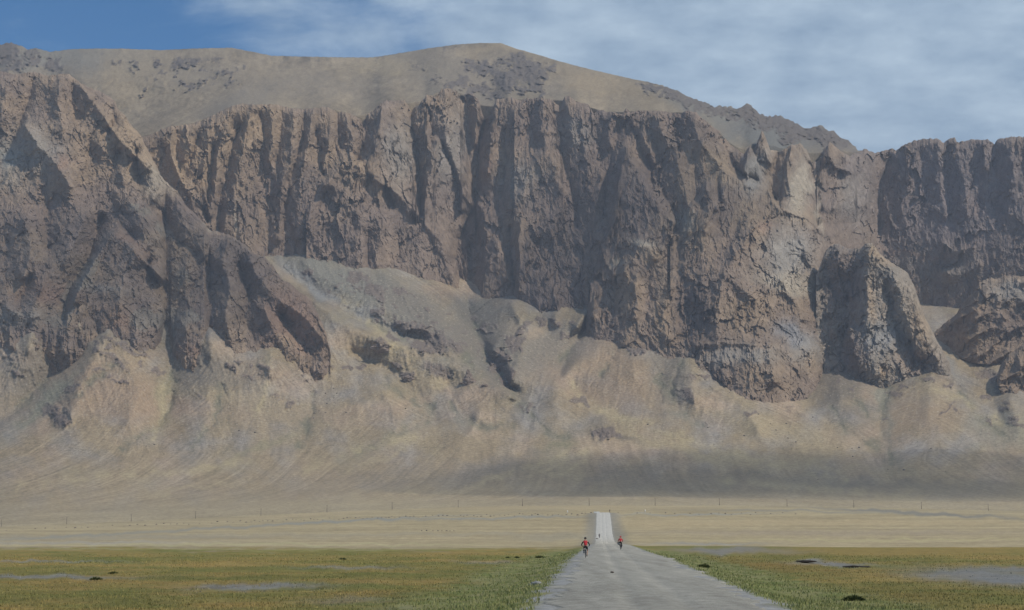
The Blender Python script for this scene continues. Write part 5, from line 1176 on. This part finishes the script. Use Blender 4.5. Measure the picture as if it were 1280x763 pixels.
    m = bpy.data.materials.new('air'); m.use_nodes = True; nt = m.node_tree
    nt.nodes.remove(nt.nodes['Principled BSDF'])
    v = nt.nodes.new('ShaderNodeVolumePrincipled'); v.inputs['Color'].default_value = (0.70, 0.78, 0.92, 1); v.inputs['Density'].default_value = HAZE
    v.inputs['Anisotropy'].default_value = 0.0
    nt.links.new(v.outputs[0], nt.nodes['Material Output'].inputs['Volume']); me.materials.append(m)
    c = bpy.data.cameras.new('camera'); c.sensor_width = 36; c.lens = FPX / 1280 * 36; c.clip_end = 30000; c.clip_start = 0.5
    co = bpy.data.objects.new('camera', c); COL.objects.link(co); co.location = (0, 0, EYE); co.rotation_euler = (math.pi / 2 + TH, 0, 0)
    S.camera = co
    S.view_settings.view_transform = 'Standard'; S.view_settings.look = 'None'; S.view_settings.exposure = EXPO; S.view_settings.gamma = 1
    S.cycles.volume_bounces = 0
def clouds():  # unseen clouds overhead, added and shaped for the soft shade they cast below
    e, a = math.radians(SUN_EL), math.radians(SUN_AZ); H = 2700.0
    for (gx, gy, gz, rx, ry, rz, seed, den) in CLOUDS:
        m = bpy.data.materials.new('cloud_vapour'); m.use_nodes = True; nt = m.node_tree; nt.nodes.remove(nt.nodes['Principled BSDF'])
        v = nt.nodes.new('ShaderNodeVolumePrincipled'); v.inputs['Color'].default_value = (.95, .96, 1, 1); v.inputs['Density'].default_value = den
        nt.links.new(v.outputs[0], nt.nodes['Material Output'].inputs['Volume'])
        k = (H - gz) / math.tan(e)
        bm = bmesh.new(); bmesh.ops.create_icosphere(bm, subdivisions=5, radius=1)
        for q in bm.verts:
            p = q.co.copy(); n = 1 + .25 * mnoise.noise(p * 1.6 + Vector((seed, 0, 0))) + .10 * mnoise.noise(p * 4 + Vector((seed, 3, 0)))
            q.co = Vector((p.x * rx * n, p.y * ry * n, p.z * rz * n))
        o = mesh_obj('cloud', bm, m); o.location = (gx + k * math.sin(a), gy + k * math.cos(a), H); o['kind'] = 'stuff'
CLOUDS = [(20, 60, 0, 520, 400, 80, 1, .0015), (430, 3020, 90, 560, 420, 190, 5, .0023), (-820, 4200, 500, 520, 330, 160, 8, .0016), (230, 4600, 650, 330, 300, 160, 11, .0014)]
clouds()
HAZE = 5.0e-5
EXPO = -0.16
setup()
